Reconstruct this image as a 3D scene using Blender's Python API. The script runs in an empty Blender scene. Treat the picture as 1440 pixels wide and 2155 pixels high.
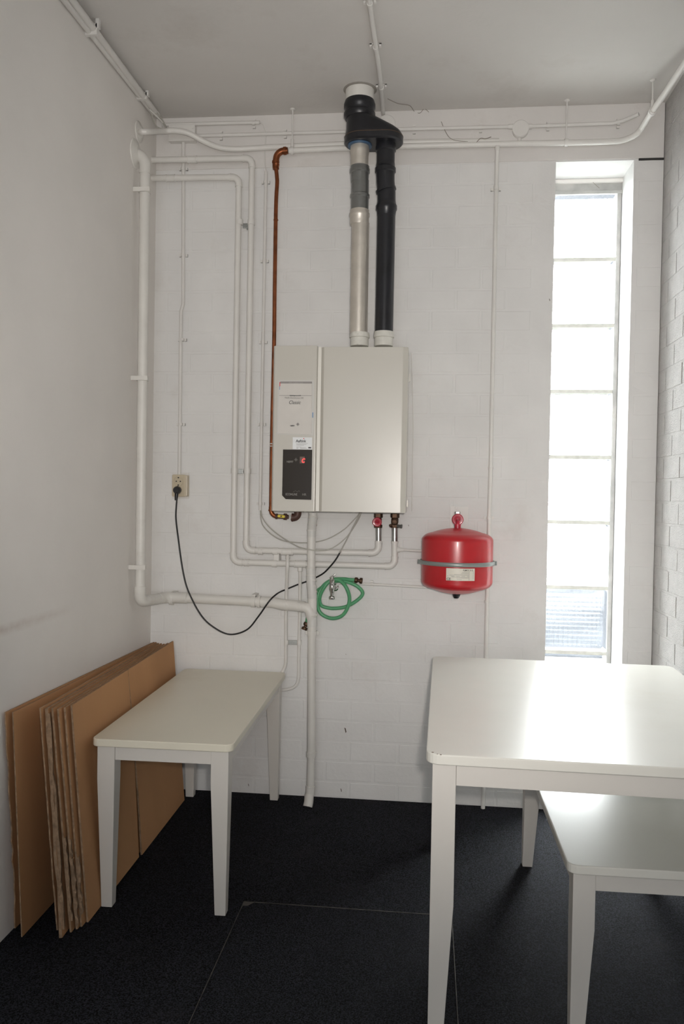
import bpy, bmesh, math, random
from mathutils import Vector, Matrix, Euler
random.seed(7)
PI = math.pi
SC = bpy.context.scene
COL = SC.collection

# ------------------------------------------------------------------ camera
CH = 1.37
YAW, PITCH, ROLL, FPX = 0.10386, 0.0209, 0.01689, 1715.17
D, XL, XR, ZC = 3.639, -1.259, 0.980, 3.069          # back wall, side walls, ceiling
_f = Vector((-math.sin(YAW)*math.cos(PITCH), math.cos(YAW)*math.cos(PITCH), -math.sin(PITCH)))
_r0 = Vector((math.cos(YAW), math.sin(YAW), 0)); _u0 = _r0.cross(_f)
_c, _s = math.cos(ROLL), math.sin(ROLL)
_r = _c*_r0 + _s*_u0; _u = -_s*_r0 + _c*_u0
C0 = Vector((0, 0, CH))
cd = bpy.data.cameras.new('camera'); cam = bpy.data.objects.new('camera', cd); COL.objects.link(cam)
m3 = Matrix((_r, _u, -_f)).transposed()
cam.matrix_world = Matrix.Translation(C0) @ m3.to_4x4()
cd.sensor_fit = 'HORIZONTAL'; cd.sensor_width = 24.0; cd.lens = FPX/1440*24.0
cd.clip_start = 0.05; cd.clip_end = 200
SC.camera = cam

# ------------------------------------------------------------------ colour, world, lights
vs = SC.view_settings
vs.view_transform = 'Standard'; vs.look = 'None'; vs.gamma = 1.0; vs.use_curve_mapping = False
vs.exposure = 0.0
SC.cycles.use_denoising = True
SC.cycles.max_bounces = 10; SC.cycles.diffuse_bounces = 6
SC.cycles.transparent_max_bounces = 16
SC.cycles.sample_clamp_indirect = 6.0
W = bpy.data.worlds.new('overcast sky'); SC.world = W; W.use_nodes = True
wn = W.node_tree.nodes; wl = W.node_tree.links
bg = wn['Background']; bg.inputs['Color'].default_value = (0.96, 0.98, 1.0, 1)
bg.inputs['Strength'].default_value = 57.0

def lamp(kind, name, loc, energy, color, **kw):
    l = bpy.data.lights.new(name, kind); l.energy = energy; l.color = color
    o = bpy.data.objects.new(name, l); COL.objects.link(o); o.location = loc
    for k, v in kw.items():
        if k == 'aim': o.rotation_euler = (Vector(v)-Vector(loc)).to_track_quat('-Z', 'Y').to_euler()
        else: setattr(l, k, v)
    return o
# the photographer's flash, beside the lens
lamp('SPOT', 'camera_flash', (0.05, 0.02, 1.42), 142.0, (1.0, 0.93, 0.865), aim=(-0.15, 3.6, 1.85),
     spot_size=math.radians(80), spot_blend=0.9, shadow_soft_size=0.02)
# added fill light behind the photographer, inside the closed room
lamp('AREA', 'rear_fill', (-0.15, -1.85, 1.5), 38.0, (0.96, 0.98, 1.0), aim=(-0.1, 3.6, 1.2),
     shape='RECTANGLE', size=1.6, size_y=2.0)
# portal: guides sky sampling to the window opening
po = lamp('AREA', 'window_portal', (0.692, 4.02, 1.46), 1.0, (1, 1, 1), aim=(0.692, 0, 1.46),
          shape='RECTANGLE', size=0.42, size_y=2.9)
po.data.cycles.is_portal = True

# ------------------------------------------------------------------ pixel rays (1440 x 2155) to points
def ray(u, v): return (u-720)/FPX*_r - (v-1077.5)/FPX*_u + _f
def P(u, v, off=0.0):            # on the plane parallel to the back wall, off in front of it
    d = ray(u, v); return C0 + d*((D-off)/d.y)
def PX(u, v, X):
    d = ray(u, v); return C0 + d*(X/d.x)
def PZ(u, v, Z):
    d = ray(u, v); return C0 + d*((Z-CH)/d.z)

# ------------------------------------------------------------------ materials
MATS = {}
def mat(name, color, rough=0.5, metal=0.0, spec=0.5, var=0.0, vscale=3.0, bump=0.0, bscale=60.0, bdetail=4.0,
        stain=None, stain_amt=0.0, stain_scale=2.0, coat=0.0, emit=None, estr=0.0, trans=0.0, sss=0.0, rvar=0.0, stretch=None, rlo=0.3, rhi=0.7):
    if name in MATS: return MATS[name]
    m = bpy.data.materials.new(name); m.use_nodes = True
    n = m.node_tree.nodes; l = m.node_tree.links; b = n['Principled BSDF']
    b.inputs['Base Color'].default_value = (*color, 1)
    b.inputs['Roughness'].default_value = rough; b.inputs['Metallic'].default_value = metal
    b.inputs['Specular IOR Level'].default_value = spec
    if coat: b.inputs['Coat Weight'].default_value = coat; b.inputs['Coat Roughness'].default_value = 0.12
    if trans: b.inputs['Transmission Weight'].default_value = trans
    if sss: b.inputs['Subsurface Weight'].default_value = sss; b.inputs['Subsurface Scale'].default_value = 0.01
    if emit: b.inputs['Emission Color'].default_value = (*emit, 1); b.inputs['Emission Strength'].default_value = estr
    tc = n.new('ShaderNodeTexCoord')
    vec = tc.outputs['Object']
    g = n.new('ShaderNodeNewGeometry'); vec = g.outputs['Position']
    sh = n.new('ShaderNodeVectorMath'); sh.operation = 'ADD'; sh.inputs[1].default_value = (.371, .513, .1737)
    l.new(vec, sh.inputs[0]); vec = sh.outputs['Vector']
    if stretch:
        mp = n.new('ShaderNodeMapping'); mp.inputs['Scale'].default_value = stretch
        l.new(vec, mp.inputs['Vector']); vec = mp.outputs['Vector']
    cur = None
    if var:
        t = n.new('ShaderNodeTexNoise'); t.inputs['Scale'].default_value = vscale; t.inputs['Detail'].default_value = 5
        l.new(vec, t.inputs['Vector'])
        r = n.new('ShaderNodeValToRGB')
        lo = [c*(1-var) for c in color]; hi = [min(1, c*(1+var)) for c in color]
        r.color_ramp.elements[0].position = rlo; r.color_ramp.elements[1].position = rhi
        r.color_ramp.elements[0].color = (*lo, 1); r.color_ramp.elements[1].color = (*hi, 1)
        l.new(t.outputs['Fac'], r.inputs['Fac']); cur = r.outputs['Color']
    if stain:
        t = n.new('ShaderNodeTexNoise'); t.inputs['Scale'].default_value = stain_scale; t.inputs['Detail'].default_value = 8
        t.inputs['Roughness'].default_value = 0.7
        l.new(vec, t.inputs['Vector'])
        r = n.new('ShaderNodeValToRGB'); r.color_ramp.elements[0].position = 0.58; r.color_ramp.elements[1].position = 0.78
        r.color_ramp.elements[0].color = (0, 0, 0, 1); r.color_ramp.elements[1].color = (stain_amt,)*3+(1,)
        l.new(t.outputs['Fac'], r.inputs['Fac'])
        mx = n.new('ShaderNodeMix'); mx.data_type = 'RGBA'
        mx.inputs['A'].default_value = (*color, 1); mx.inputs['B'].default_value = (*stain, 1)
        if cur: l.new(cur, mx.inputs['A'])
        l.new(r.outputs['Color'], mx.inputs['Factor']); cur = mx.outputs['Result']
    if cur: l.new(cur, b.inputs['Base Color'])
    if bump:
        t = n.new('ShaderNodeTexNoise'); t.inputs['Scale'].default_value = bscale; t.inputs['Detail'].default_value = bdetail
        l.new(vec, t.inputs['Vector'])
        bn = n.new('ShaderNodeBump'); bn.inputs['Strength'].default_value = 1.0; bn.inputs['Distance'].default_value = bump
        l.new(t.outputs['Fac'], bn.inputs['Height']); l.new(bn.outputs['Normal'], b.inputs['Normal'])
    if rvar:
        t = n.new('ShaderNodeTexNoise'); t.inputs['Scale'].default_value = 9; t.inputs['Detail'].default_value = 4
        l.new(vec, t.inputs['Vector'])
        mr = n.new('ShaderNodeMapRange'); mr.inputs['To Min'].default_value = rough-rvar; mr.inputs['To Max'].default_value = rough+rvar
        l.new(t.outputs['Fac'], mr.inputs['Value']); l.new(mr.outputs['Result'], b.inputs['Roughness'])
    MATS[name] = m; return m

WALLC = (0.715, 0.71, 0.70)
M_BRICK = mat('white painted brick', WALLC, 0.72, spec=0.3, var=0.035, vscale=5, bump=0.0008, bscale=60, bdetail=7, stain=(0.42, 0.36, 0.30), stain_amt=0.22, stain_scale=3.1)
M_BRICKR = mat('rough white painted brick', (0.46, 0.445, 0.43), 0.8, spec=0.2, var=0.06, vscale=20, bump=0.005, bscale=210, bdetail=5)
M_PLASTER = mat('white plaster', (0.79, 0.765, 0.735), 0.8, spec=0.25, var=0.03, vscale=2.5, bump=0.0006, bscale=40)
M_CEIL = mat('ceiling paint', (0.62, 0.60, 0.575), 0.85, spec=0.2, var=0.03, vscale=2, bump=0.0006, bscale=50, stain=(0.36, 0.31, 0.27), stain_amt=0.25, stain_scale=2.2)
M_BEAM = mat('concrete beam paint', (0.68, 0.66, 0.64), 0.8, spec=0.25, var=0.04, vscale=4, bump=0.001, bscale=25, stain=(0.38, 0.33, 0.28), stain_amt=0.3, stain_scale=4)
M_CARPET = mat('dark needle felt carpet', (0.0125, 0.0135, 0.0175), 0.95, spec=0.15, var=0.95, vscale=240, rlo=.42, rhi=.60, bump=0.003, bscale=420, stain=(0.03, 0.028, 0.03), stain_amt=0.5, stain_scale=5)
M_PIPEW = mat('white painted pipe', (0.70, 0.685, 0.655), 0.38, spec=0.45, var=0.03, vscale=9, bump=0.0004, bscale=30)
M_PVC = mat('cream painted drain pipe', (0.68, 0.665, 0.63), 0.42, spec=0.45, var=0.05, vscale=7, bump=0.0004, bscale=30, stain=(0.35, 0.3, 0.25), stain_amt=0.35, stain_scale=9)
M_PVCG = mat('grey plastic pipe', (0.62, 0.615, 0.59), 0.4, var=0.04)
M_COND = mat('white painted conduit', (0.69, 0.675, 0.65), 0.45, spec=0.4, var=0.03, vscale=9)
M_COPPER = mat('tarnished copper', (0.26, 0.085, 0.035), 0.38, metal=0.85, var=0.3, vscale=25, rvar=0.1)
M_BROWN = mat('brown painted iron', (0.09, 0.045, 0.035), 0.5, metal=0.2, var=0.3, vscale=30)
M_BRASS = mat('old brass', (0.085, 0.05, 0.032), 0.5, metal=0.8, var=0.35, vscale=50)
M_STEEL = mat('galvanised steel', (0.42, 0.43, 0.42), 0.33, metal=1.0, var=0.12, vscale=40)
M_CHROME = mat('worn chrome', (0.62, 0.60, 0.58), 0.22, metal=1.0, var=0.3, vscale=60)
M_ALU = mat('matt aluminium flue', (0.62, 0.58, 0.52), 0.42, metal=0.55, var=0.08, vscale=20, rvar=0.08)
M_ZINC = mat('dark zinc flue', (0.23, 0.235, 0.23), 0.3, metal=0.6, var=0.12, vscale=14)
M_BLACK = mat('black plastic flue', (0.012, 0.0125, 0.016), 0.33, var=0.3, vscale=14, stain=(0.06, 0.045, 0.03), stain_amt=0.5, stain_scale=5)
M_BLUE = mat('blue rubber seal', (0.06, 0.12, 0.21), 0.4)
M_BOILER = mat('cream white enamel', (0.53, 0.51, 0.46), 0.28, spec=0.5, var=0.01, vscale=2)
M_BOILER2 = mat('enamel edge', (0.76, 0.74, 0.68), 0.3, spec=0.5)
M_GAPSHADE = mat('painted gap shade', (0.03, 0.03, 0.03), 0.8)
M_PANEL = mat('dark brown control panel', (0.022, 0.016, 0.011), 0.16, spec=0.35)
M_PANELTXT = mat('grey print', (0.20, 0.19, 0.17), 0.5)
M_LED = mat('red display digit', (0.5, 0.01, 0.01), 0.4, emit=(1.0, 0.03, 0.03), estr=2.2)
M_LEDBG = mat('dim display window', (0.10, 0.05, 0.03), 0.3)
M_PAPER = mat('paper', (0.60, 0.575, 0.54), 0.6, var=0.02, vscale=20)
M_STICK = mat('sticker', (0.72, 0.74, 0.75), 0.4)
M_INK = mat('black ink', (0.035, 0.035, 0.035), 0.6)
M_INKG = mat('grey ink', (0.26, 0.25, 0.24), 0.6)
M_INKR = mat('red ink', (0.6, 0.04, 0.06), 0.5)
M_INKB = mat('blue ink', (0.08, 0.22, 0.45), 0.5)
M_FOIL = mat('clear sleeve', (0.60, 0.59, 0.56), 0.12, spec=0.8)
M_RED = mat('red enamel', (0.42, 0.012, 0.018), 0.3, spec=0.5, coat=0.1, var=0.04, vscale=3)
M_VRED = mat('red valve handle', (0.38, 0.01, 0.03), 0.35, var=0.2, vscale=60, coat=0.3)
M_RING = mat('grey clamp ring', (0.26, 0.29, 0.28), 0.35, metal=0.3)
M_BLKP = mat('black plastic', (0.008, 0.008, 0.010), 0.4)
M_CABLE = mat('black cable', (0.006, 0.006, 0.007), 0.45)
M_GCABLE = mat('grey cable', (0.42, 0.41, 0.37), 0.5)
M_YELLOW = mat('yellow handle', (0.72, 0.58, 0.03), 0.4, var=0.15, vscale=60)
M_IVORY = mat('ivory plastic', (0.52, 0.45, 0.33), 0.35, spec=0.5)
M_SOCK = mat('socket inner', (0.60, 0.56, 0.48), 0.25, coat=0.3)
M_TABLE = mat('white lacquered wood', (0.71, 0.70, 0.645), 0.30, spec=0.5, var=0.015, vscale=6, bump=0.000012, bscale=60, rvar=0.03, stain=(0.50, 0.44, 0.30), stain_amt=0.22, stain_scale=1.3)
M_TLEG = mat('white lacquered legs', (0.64, 0.615, 0.575), 0.33, spec=0.5, var=0.01, vscale=4)
M_CHIP = mat('bare wood chip', (0.16, 0.10, 0.06), 0.8)
M_CARD = mat('brown cardboard', (0.46, 0.25, 0.12), 0.8, spec=0.2, var=0.06, vscale=5, bump=0.0004, bscale=90, stretch=(1, 1, 0.25))
M_CARDE = mat('torn cardboard edge', (0.29, 0.195, 0.125), 0.9, spec=0.15, var=0.3, vscale=60, bump=0.002, bscale=120)
M_GREEN = mat('green garden hose', (0.10, 0.34, 0.17), 0.36, spec=0.4, sss=0.2)
M_MORTARG = mat('grey mortar', (0.30, 0.28, 0.25), 0.9, var=0.15, vscale=30, bump=0.002, bscale=80)
M_JOINT = mat('pale mortar', (0.50, 0.49, 0.45), 0.85, var=0.12, vscale=30)
M_WFRAME = mat('grey window frame', (0.44, 0.435, 0.42), 0.6, var=0.2, vscale=12, stain=(0.25, 0.18, 0.1), stain_amt=0.5, stain_scale=6)
M_STRIP = mat('thin metal strip', (0.09, 0.085, 0.075), 0.5, metal=0.6, var=0.5, vscale=30)
M_OUT = mat('outdoor paving', (0.33, 0.33, 0.32), 0.9, var=0.2, vscale=2)

def glass_mat():
    m = bpy.data.materials.new('glass block'); m.use_nodes = True
    n = m.node_tree.nodes; l = m.node_tree.links; n.remove(n['Principled BSDF'])
    out = n['Material Output']
    tr = n.new('ShaderNodeBsdfTransparent'); tr.inputs['Color'].default_value = (0.95, 0.96, 0.955, 1)
    tl = n.new('ShaderNodeBsdfTranslucent'); tl.inputs['Color'].default_value = (0.94, 0.95, 0.95, 1)
    rf = n.new('ShaderNodeBsdfRefraction'); rf.inputs['IOR'].default_value = 1.35; rf.inputs['Color'].default_value = (0.92, 0.95, 0.97, 1)
    gl = n.new('ShaderNodeBsdfGlossy'); gl.inputs['Roughness'].default_value = 0.08
    a = n.new('ShaderNodeMixShader'); a.inputs[0].default_value = 0.0
    b = n.new('ShaderNodeMixShader'); b.inputs[0].default_value = 0.18
    c = n.new('ShaderNodeMixShader'); fr = n.new('ShaderNodeFresnel'); fr.inputs['IOR'].default_value = 1.45
    l.new(tr.outputs[0], a.inputs[1]); l.new(tl.outputs[0], a.inputs[2])
    l.new(a.outputs[0], b.inputs[1]); l.new(rf.outputs[0], b.inputs[2])
    l.new(fr.outputs[0], c.inputs[0]); l.new(b.outputs[0], c.inputs[1]); l.new(gl.outputs[0], c.inputs[2])
    l.new(c.outputs[0], out.inputs['Surface'])
    return m
M_GLASS = glass_mat()

# ------------------------------------------------------------------ mesh helpers
class MB:
    def __init__(s): s.v = []; s.f = []; s.sm = []
    def add(s, vs_, fs, smooth=False):
        o = len(s.v); s.v += [tuple(x) for x in vs_]
        for f in fs: s.f.append([i+o for i in f]); s.sm.append(smooth)
        return s
    def box(s, lo, hi, M=None):
        (a, b, c), (d, e, f) = lo, hi
        v = [Vector(q) for q in ((a,b,c),(d,b,c),(d,e,c),(a,e,c),(a,b,f),(d,b,f),(d,e,f),(a,e,f))]
        if M: v = [M @ q for q in v]
        return s.add(v, [(0,3,2,1),(4,5,6,7),(0,1,5,4),(1,2,6,5),(2,3,7,6),(3,0,4,7)])
    def prism(s, pts, ext, M=None, smooth=False):
        """outline pts (3D list) extruded by the vector ext"""
        n = len(pts); ext = Vector(ext)
        v = [Vector(p) for p in pts]+[Vector(p)+ext for p in pts]
        if M: v = [M @ q for q in v]
        fs = [list(range(n-1, -1, -1)), list(range(n, 2*n))]
        s.add(v, fs)
        o = len(s.v)-2*n
        for i in range(n):
            j = (i+1) % n; s.f.append([o+i, o+j, o+n+j, o+n+i]); s.sm.append(smooth)
        return s
    def lathe(s, prof, origin, axis=(0, 0, 1), n=28, caps=True, xa=None):
        """prof = [(along, radius)...]"""
        ax = Vector(axis).normalized()
        t = Vector(xa) if xa else (Vector((1, 0, 0)) if abs(ax.x) < 0.9 else Vector((0, 1, 0)))
        u = (t-ax*t.dot(ax)).normalized(); w = ax.cross(u)
        o = Vector(origin); vs_ = []
        for z, r in prof:
            for i in range(n):
                a = 2*PI*i/n; vs_.append(o+ax*z+(u*math.cos(a)+w*math.sin(a))*r)
        fs = []
        for k in range(len(prof)-1):
            for i in range(n):
                j = (i+1) % n; fs.append((k*n+i, k*n+j, (k+1)*n+j, (k+1)*n+i))
        s.add(vs_, fs, True)
        if caps:
            s.add(vs_[:n], [list(range(n-1, -1, -1))]); s.add(vs_[-n:], [list(range(n))])
        return s
    def tube(s, pts, r, n=14, caps=True):
        pts = [Vector(p) for p in pts]; m = len(pts)
        rs = r if isinstance(r, (list, tuple)) else [r]*m
        tan = []
        for i in range(m):
            a = pts[max(i-1, 0)]; b = pts[min(i+1, m-1)]; tan.append((b-a).normalized())
        t0 = tan[0]; ref = Vector((0, 0, 1)) if abs(t0.z) < 0.9 else Vector((1, 0, 0))
        u = (ref-t0*ref.dot(t0)).normalized(); vs_ = []
        for i in range(m):
            u = (u-tan[i]*u.dot(tan[i])).normalized(); w = tan[i].cross(u)
            for k in range(n):
                a = 2*PI*k/n; vs_.append(pts[i]+(u*math.cos(a)+w*math.sin(a))*rs[i])
        fs = [(k*n+i, k*n+(i+1) % n, (k+1)*n+(i+1) % n, (k+1)*n+i) for k in range(m-1) for i in range(n)]
        s.add(vs_, fs, True)
        if caps:
            s.add(vs_[:n], [list(range(n-1, -1, -1))]); s.add(vs_[-n:], [list(range(n))])
        return s
    def mesh(s, name, m, bev=0.0, seg=2):
        me = bpy.data.meshes.new(name); me.from_pydata(s.v, [], s.f)
        me.polygons.foreach_set('use_smooth', s.sm)
        if bev:
            bm = bmesh.new(); bm.from_mesh(me)
            bmesh.ops.recalc_face_normals(bm, faces=bm.faces)
            es = [e for e in bm.edges if len(e.link_faces) == 2 and e.calc_face_angle(0) > 0.5]
            bmesh.ops.bevel(bm, geom=es, offset=bev, segments=seg, affect='EDGES', profile=0.6)
            bm.to_mesh(me); bm.free()
        if any(s.sm): me.set_sharp_from_angle(angle=math.radians(38))
        me.materials.append(m); me.update()
        return me
    def build(s, name, m, parent=None, bev=0.0, seg=2):
        return link(name, s.mesh(name, m, bev, seg), parent)

def link(name, me, parent=None):
    o = bpy.data.objects.new(name, me); COL.objects.link(o)
    if parent:
        o.parent = parent; o.matrix_parent_inverse = world_of(parent).inverted()
    return o
def world_of(o):
    M = o.matrix_basis.copy()
    while o.parent:
        M = o.parent.matrix_basis @ o.matrix_parent_inverse @ M if False else (o.parent.matrix_basis @ o.matrix_parent_inverse @ M)
        o = o.parent
    return M
def tag(o, label, cat, group=None, kind=None):
    if label: o['label'] = label
    if cat: o['category'] = cat
    if group: o['group'] = group
    if kind: o['kind'] = kind
    return o
def thing(name, loc, label, cat, group=None):
    o = bpy.data.objects.new(name, None); COL.objects.link(o); o.location = loc; o.empty_display_size = 0.05
    return tag(o, label, cat, group)
def struct(o): o['kind'] = 'structure'; return o

def catmull(pts, k=8):
    pts = [Vector(p) for p in pts]; out = []
    for i in range(len(pts)-1):
        p0 = pts[max(i-1, 0)]; p1 = pts[i]; p2 = pts[i+1]; p3 = pts[min(i+2, len(pts)-1)]
        for j in range(k):
            t = j/k
            out.append(0.5*((2*p1)+(p2-p0)*t+(2*p0-5*p1+4*p2-p3)*t*t+(3*p1-p0-3*p2+p3)*t**3))
    out.append(pts[-1]); return out
def arc(a, b, c, r, n=8):
    """fillet of the corner b, radius r: the points of the arc"""
    a, b, c = Vector(a), Vector(b), Vector(c)
    d1 = (a-b).normalized(); d2 = (c-b).normalized()
    ang = d1.angle(d2); t = r/math.tan(ang/2)
    p1 = b+d1*t; p2 = b+d2*t; cen = b+(d1+d2).normalized()*(r/math.sin(ang/2))
    v1 = p1-cen; v2 = p2-cen; tot = v1.angle(v2); ax = v1.cross(v2).normalized()
    return [cen+Matrix.Rotation(tot*i/n, 3, ax) @ v1 for i in range(n+1)]

def pipe_run(root, pts, r, m, fr, soc=1.13, elbow=True, sl=0.012, names=('pipe', 'elbow')):
    """straight pieces and elbows of one pipe as parts of root"""
    pts = [Vector(p) for p in pts]; starts = pts[0]
    for i in range(1, len(pts)-1):
        A = arc(pts[i-1], pts[i], pts[i+1], fr)
        MB().tube([starts, A[0]], r).build(names[0], m, root)
        R = r*soc if elbow else r
        d1 = (A[0]-pts[i-1]).normalized(); d2 = (pts[i+1]-A[-1]).normalized()
        path = [A[0]-d1*sl]+A+[A[-1]+d2*sl] if elbow else A
        e = MB().tube(path, R)
        if elbow:
            e.tube([A[0]-d1*(sl+.001), A[0]-d1*(sl-.004)], R*1.09); e.tube([A[-1]+d2*(sl-.004), A[-1]+d2*(sl+.001)], R*1.09)
        e.build(names[1], m, root)
        starts = A[-1]
    MB().tube([starts, pts[-1]], r).build(names[0], m, root)
def smooth_pipe(pts, fr, n=8):
    pts = [Vector(p) for p in pts]; out = [pts[0]]
    for i in range(1, len(pts)-1): out += arc(pts[i-1], pts[i], pts[i+1], fr, n)
    out.append(pts[-1]); return out
def coupling(root, c, ax, r, ln, m, name='coupling'):
    c = Vector(c); ax = Vector(ax).normalized(); h = ln/2
    b = r*1.13; k = r*1.24
    MB().lathe([(-h, r), (-h, k), (-h+.004, k), (-h+.005, b), (h-.005, b), (h-.004, k), (h, k), (h, r)], c, ax, 20).build(name, m, root)
def saddle(root, c, ax, r, m, off, name='pipe_clip', wid=0.012, nrm=(0, 1, 0)):
    """clip: a strap round a pipe with an ear each side touching the wall"""
    c = Vector(c); ax = Vector(ax).normalized(); nr = Vector(nrm).normalized(); side = ax.cross(nr).normalized()
    b = MB()
    b.lathe([(-wid/2, r*1.22), (wid/2, r*1.22)], c, ax, 18)
    M = Matrix((side, nr, ax)).transposed().to_4x4(); M.translation = c
    e = r*2.1+.003
    b.box((-e, off-.005, -wid/2), (e, off-.0005, wid/2), M)
    for q in (-1, 1):
        b.box((min(q*e, q*(e-.008)), off-.013, -wid*.5), (max(q*e, q*(e-.008)), off-.001, wid*.5), M)
    return b.build(name, m, root)

def text(s, size, m, loc, rot, parent=None, name='lettering', shear=0.0, ext=0.0003, align='LEFT', sx=1.0, bold=0.0):
    c = bpy.data.curves.new(name, 'FONT'); c.body = s; c.size = size; c.extrude = ext; c.shear = shear
    c.align_x = align; c.offset = bold; c.resolution_u = 3
    o = bpy.data.objects.new(name, c)
    me = bpy.data.meshes.new_from_object(o); me.name = name
    bpy.data.objects.remove(o)
    M = Matrix.Translation(loc) @ Euler(rot).to_matrix().to_4x4() @ Matrix.Diagonal((sx, 1, 1, 1))
    me.transform(M); me.materials.clear(); me.materials.append(m)
    return link(name, me, parent)
FR = (PI/2, 0, 0)      # text facing the camera (-y)

# ================================================================== THE ROOM
# floor, ceiling, walls
YB = -2.0
struct(MB().box((XL-.2, YB-.1, -.1), (XR+.2, D+.3, 0)).build('floor', M_CARPET))
struct(MB().box((XL-.2, YB-.1, ZC), (XR+.2, D+.5, ZC+.15)).build('ceiling', M_CEIL))
wl_ = struct(MB().box((XL-.15, YB, 0), (XL, D+.2, ZC)).build('wall_left', M_PLASTER))
def scuffed():
    m = M_PLASTER.copy(); m.name = 'scuffed plaster'; n = m.node_tree.nodes; l = m.node_tree.links; b = n['Principled BSDF']
    src = b.inputs['Base Color'].links[0].from_socket
    g = n.new('ShaderNodeNewGeometry'); sp = n.new('ShaderNodeSeparateXYZ'); l.new(g.outputs['Position'], sp.inputs[0])
    z0 = PX(80, 1303, XL).z
    def mth(op, a, b_=None, c_=None):
        k = n.new('ShaderNodeMath'); k.operation = op
        for i, q in enumerate((a, b_, c_)):
            if q is None: continue
            if isinstance(q, (int, float)): k.inputs[i].default_value = q
            else: l.new(q, k.inputs[i])
        return k.outputs[0]
    d = mth('MULTIPLY', mth('ABSOLUTE', mth('SUBTRACT', sp.outputs['Z'], z0)), 1/.022)
    band = mth('MAXIMUM', mth('SUBTRACT', 1.0, d), 0.0)
    yy = mth('MAXIMUM', mth('SUBTRACT', 1.0, mth('MULTIPLY', mth('ABSOLUTE', mth('SUBTRACT', sp.outputs['Y'], 2.1)), 1/.75)), 0.0)
    t = n.new('ShaderNodeTexNoise'); t.inputs['Scale'].default_value = 28; t.inputs['Detail'].default_value = 6; l.new(g.outputs['Position'], t.inputs['Vector'])
    f = mth('MULTIPLY', mth('MULTIPLY', band, yy), mth('MULTIPLY', t.outputs['Fac'], 0.95))
    mx = n.new('ShaderNodeMix'); mx.data_type = 'RGBA'; mx.inputs['B'].default_value = (.36, .25, .19, 1)
    l.new(f, mx.inputs['Factor']); l.new(src, mx.inputs['A']); l.new(mx.outputs['Result'], b.inputs['Base Color'])
    return m
wl_.data.materials[0] = scuffed()
struct(MB().box((XL-.15, YB-.15, 0), (XR+.15, YB, ZC)).build('wall_front', M_PLASTER))

WX0, WX1, WZ0, WZ1 = 0.529, 0.8553, 0.075, 2.827       # window opening
GY = D+.215                                            # plane of the glass blocks
BED = 0.0012                                           # mortar lies this far behind the brick faces
wb = MB()
y0, y1 = D+BED, D+.32
wb.box((XL, y0, 0), (WX0-.001, y1, ZC)); wb.box((WX1+.001, y0, 0), (XR, y1, ZC))
wb.box((WX0-.001, y0, 0), (WX1+.001, y1, WZ0-.001)); wb.box((WX0-.001, y0, WZ1+.002), (WX1+.001, y1, ZC))
wall_back = struct(wb.build('wall_back', M_BRICK))

def brick_mesh(seed, m):
    """unit brick in x and z, face towards -y, chamfered and a little uneven"""
    rnd = random.Random(seed); hx, hz, d, ch = 0.1045, 0.0415, 0.03, 0.0016
    def ring(sx, sz, y):
        out = []
        for (ex, ez) in ((-1, -1), (-.33, -1), (.33, -1), (1, -1), (1, 0), (1, 1), (.33, 1), (-.33, 1), (-1, 1), (-1, 0)):
            out.append((ex*sx+rnd.uniform(-.0007, .0007), y+rnd.uniform(0, .0003), ez*sz+rnd.uniform(-.0007, .0007)))
        return out
    a = ring(hx-ch*1.3, hz-ch*1.1, 0.0); b = ring(hx, hz, ch); c = ring(hx, hz, d)
    n = 10; v = a+b+c
    f = [list(range(n))]
    for k in range(2):
        for i in range(n):
            j = (i+1) % n; f.append([k*n+i, (k+1)*n+i, (k+1)*n+j, k*n+j])
    return MB().add(v, f).mesh('brick', m)
BV = [brick_mesh(i, M_BRICK) for i in range(5)]
PITCHX, ROW = 0.2185, 0.092
specs = []
for k in range(31):
    zt = 0.0748+ROW*k; zb = max(0.0, zt-ROW)
    ph = 0.10925 if k % 2 == 0 else 0.0
    j = math.floor((XL-ph)/PITCHX)
    x = ph+j*PITCHX
    while x < XR-.01:
        a, b = max(x, XL), min(x+PITCHX, XR)
        segs = [(a, b)]
        if zt > WZ0+.02:
            segs = []
            if a < WX0: segs.append((a, min(b, WX0+.004)))
            if b > WX1: segs.append((max(a, WX1-.004), b))
        for (p, q) in segs:
            if q-p > .03: specs.append((p, q, zb, zt))
        x += PITCHX
def place_brick(p, q, zb, zt, base, parent, idx):
    me = BV[idx % 5]
    o = bpy.data.objects.new('brick', me)
    jamb = abs(q-(WX0+.004)) < .002 or abs(p-(WX1-.004)) < .002
    lo = p+(.0045 if p > XL+.001 and not jamb else .0); hi = q-(.0045 if q < XR-.001 and not jamb else 0)
    if jamb:
        if abs(q-(WX0+.004)) < .002: lo = p+.0045; hi = q-.004-random.uniform(0, .003)
        else: lo = p+.004+random.uniform(0, .003); hi = q-.0045
    o.scale = ((hi-lo)/.209, 6.9 if jamb else 1.0, (zt-zb-.009)/.083)
    o.location = ((lo+hi)/2, base+random.uniform(-.0004, .0004), (zb+zt)/2)
    o.rotation_euler = (0, random.uniform(-.003, .003), 0)
    return o
far = sorted(specs, key=lambda s: (s[1]-s[0]) < .09)        # the whole bricks first
wb_objs = [place_brick(*s, D, wall_back, i) for i, s in enumerate(far)]
for o in wb_objs[:300]:
    COL.objects.link(o); o.parent = wall_back
def merge_rest(objs, name, parent, m):
    b = MB()
    for o in objs:
        M = Matrix.LocRotScale(o.location, o.rotation_euler, o.scale)
        b.add([M @ v.co for v in o.data.vertices], [list(p.vertices) for p in o.data.polygons])
        bpy.data.objects.remove(o)
    r = b.build(name, m, parent); r['kind'] = 'stuff'; return r
if len(wb_objs) > 300: merge_rest(wb_objs[300:], 'brick_piece', wall_back, M_BRICK)

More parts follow.
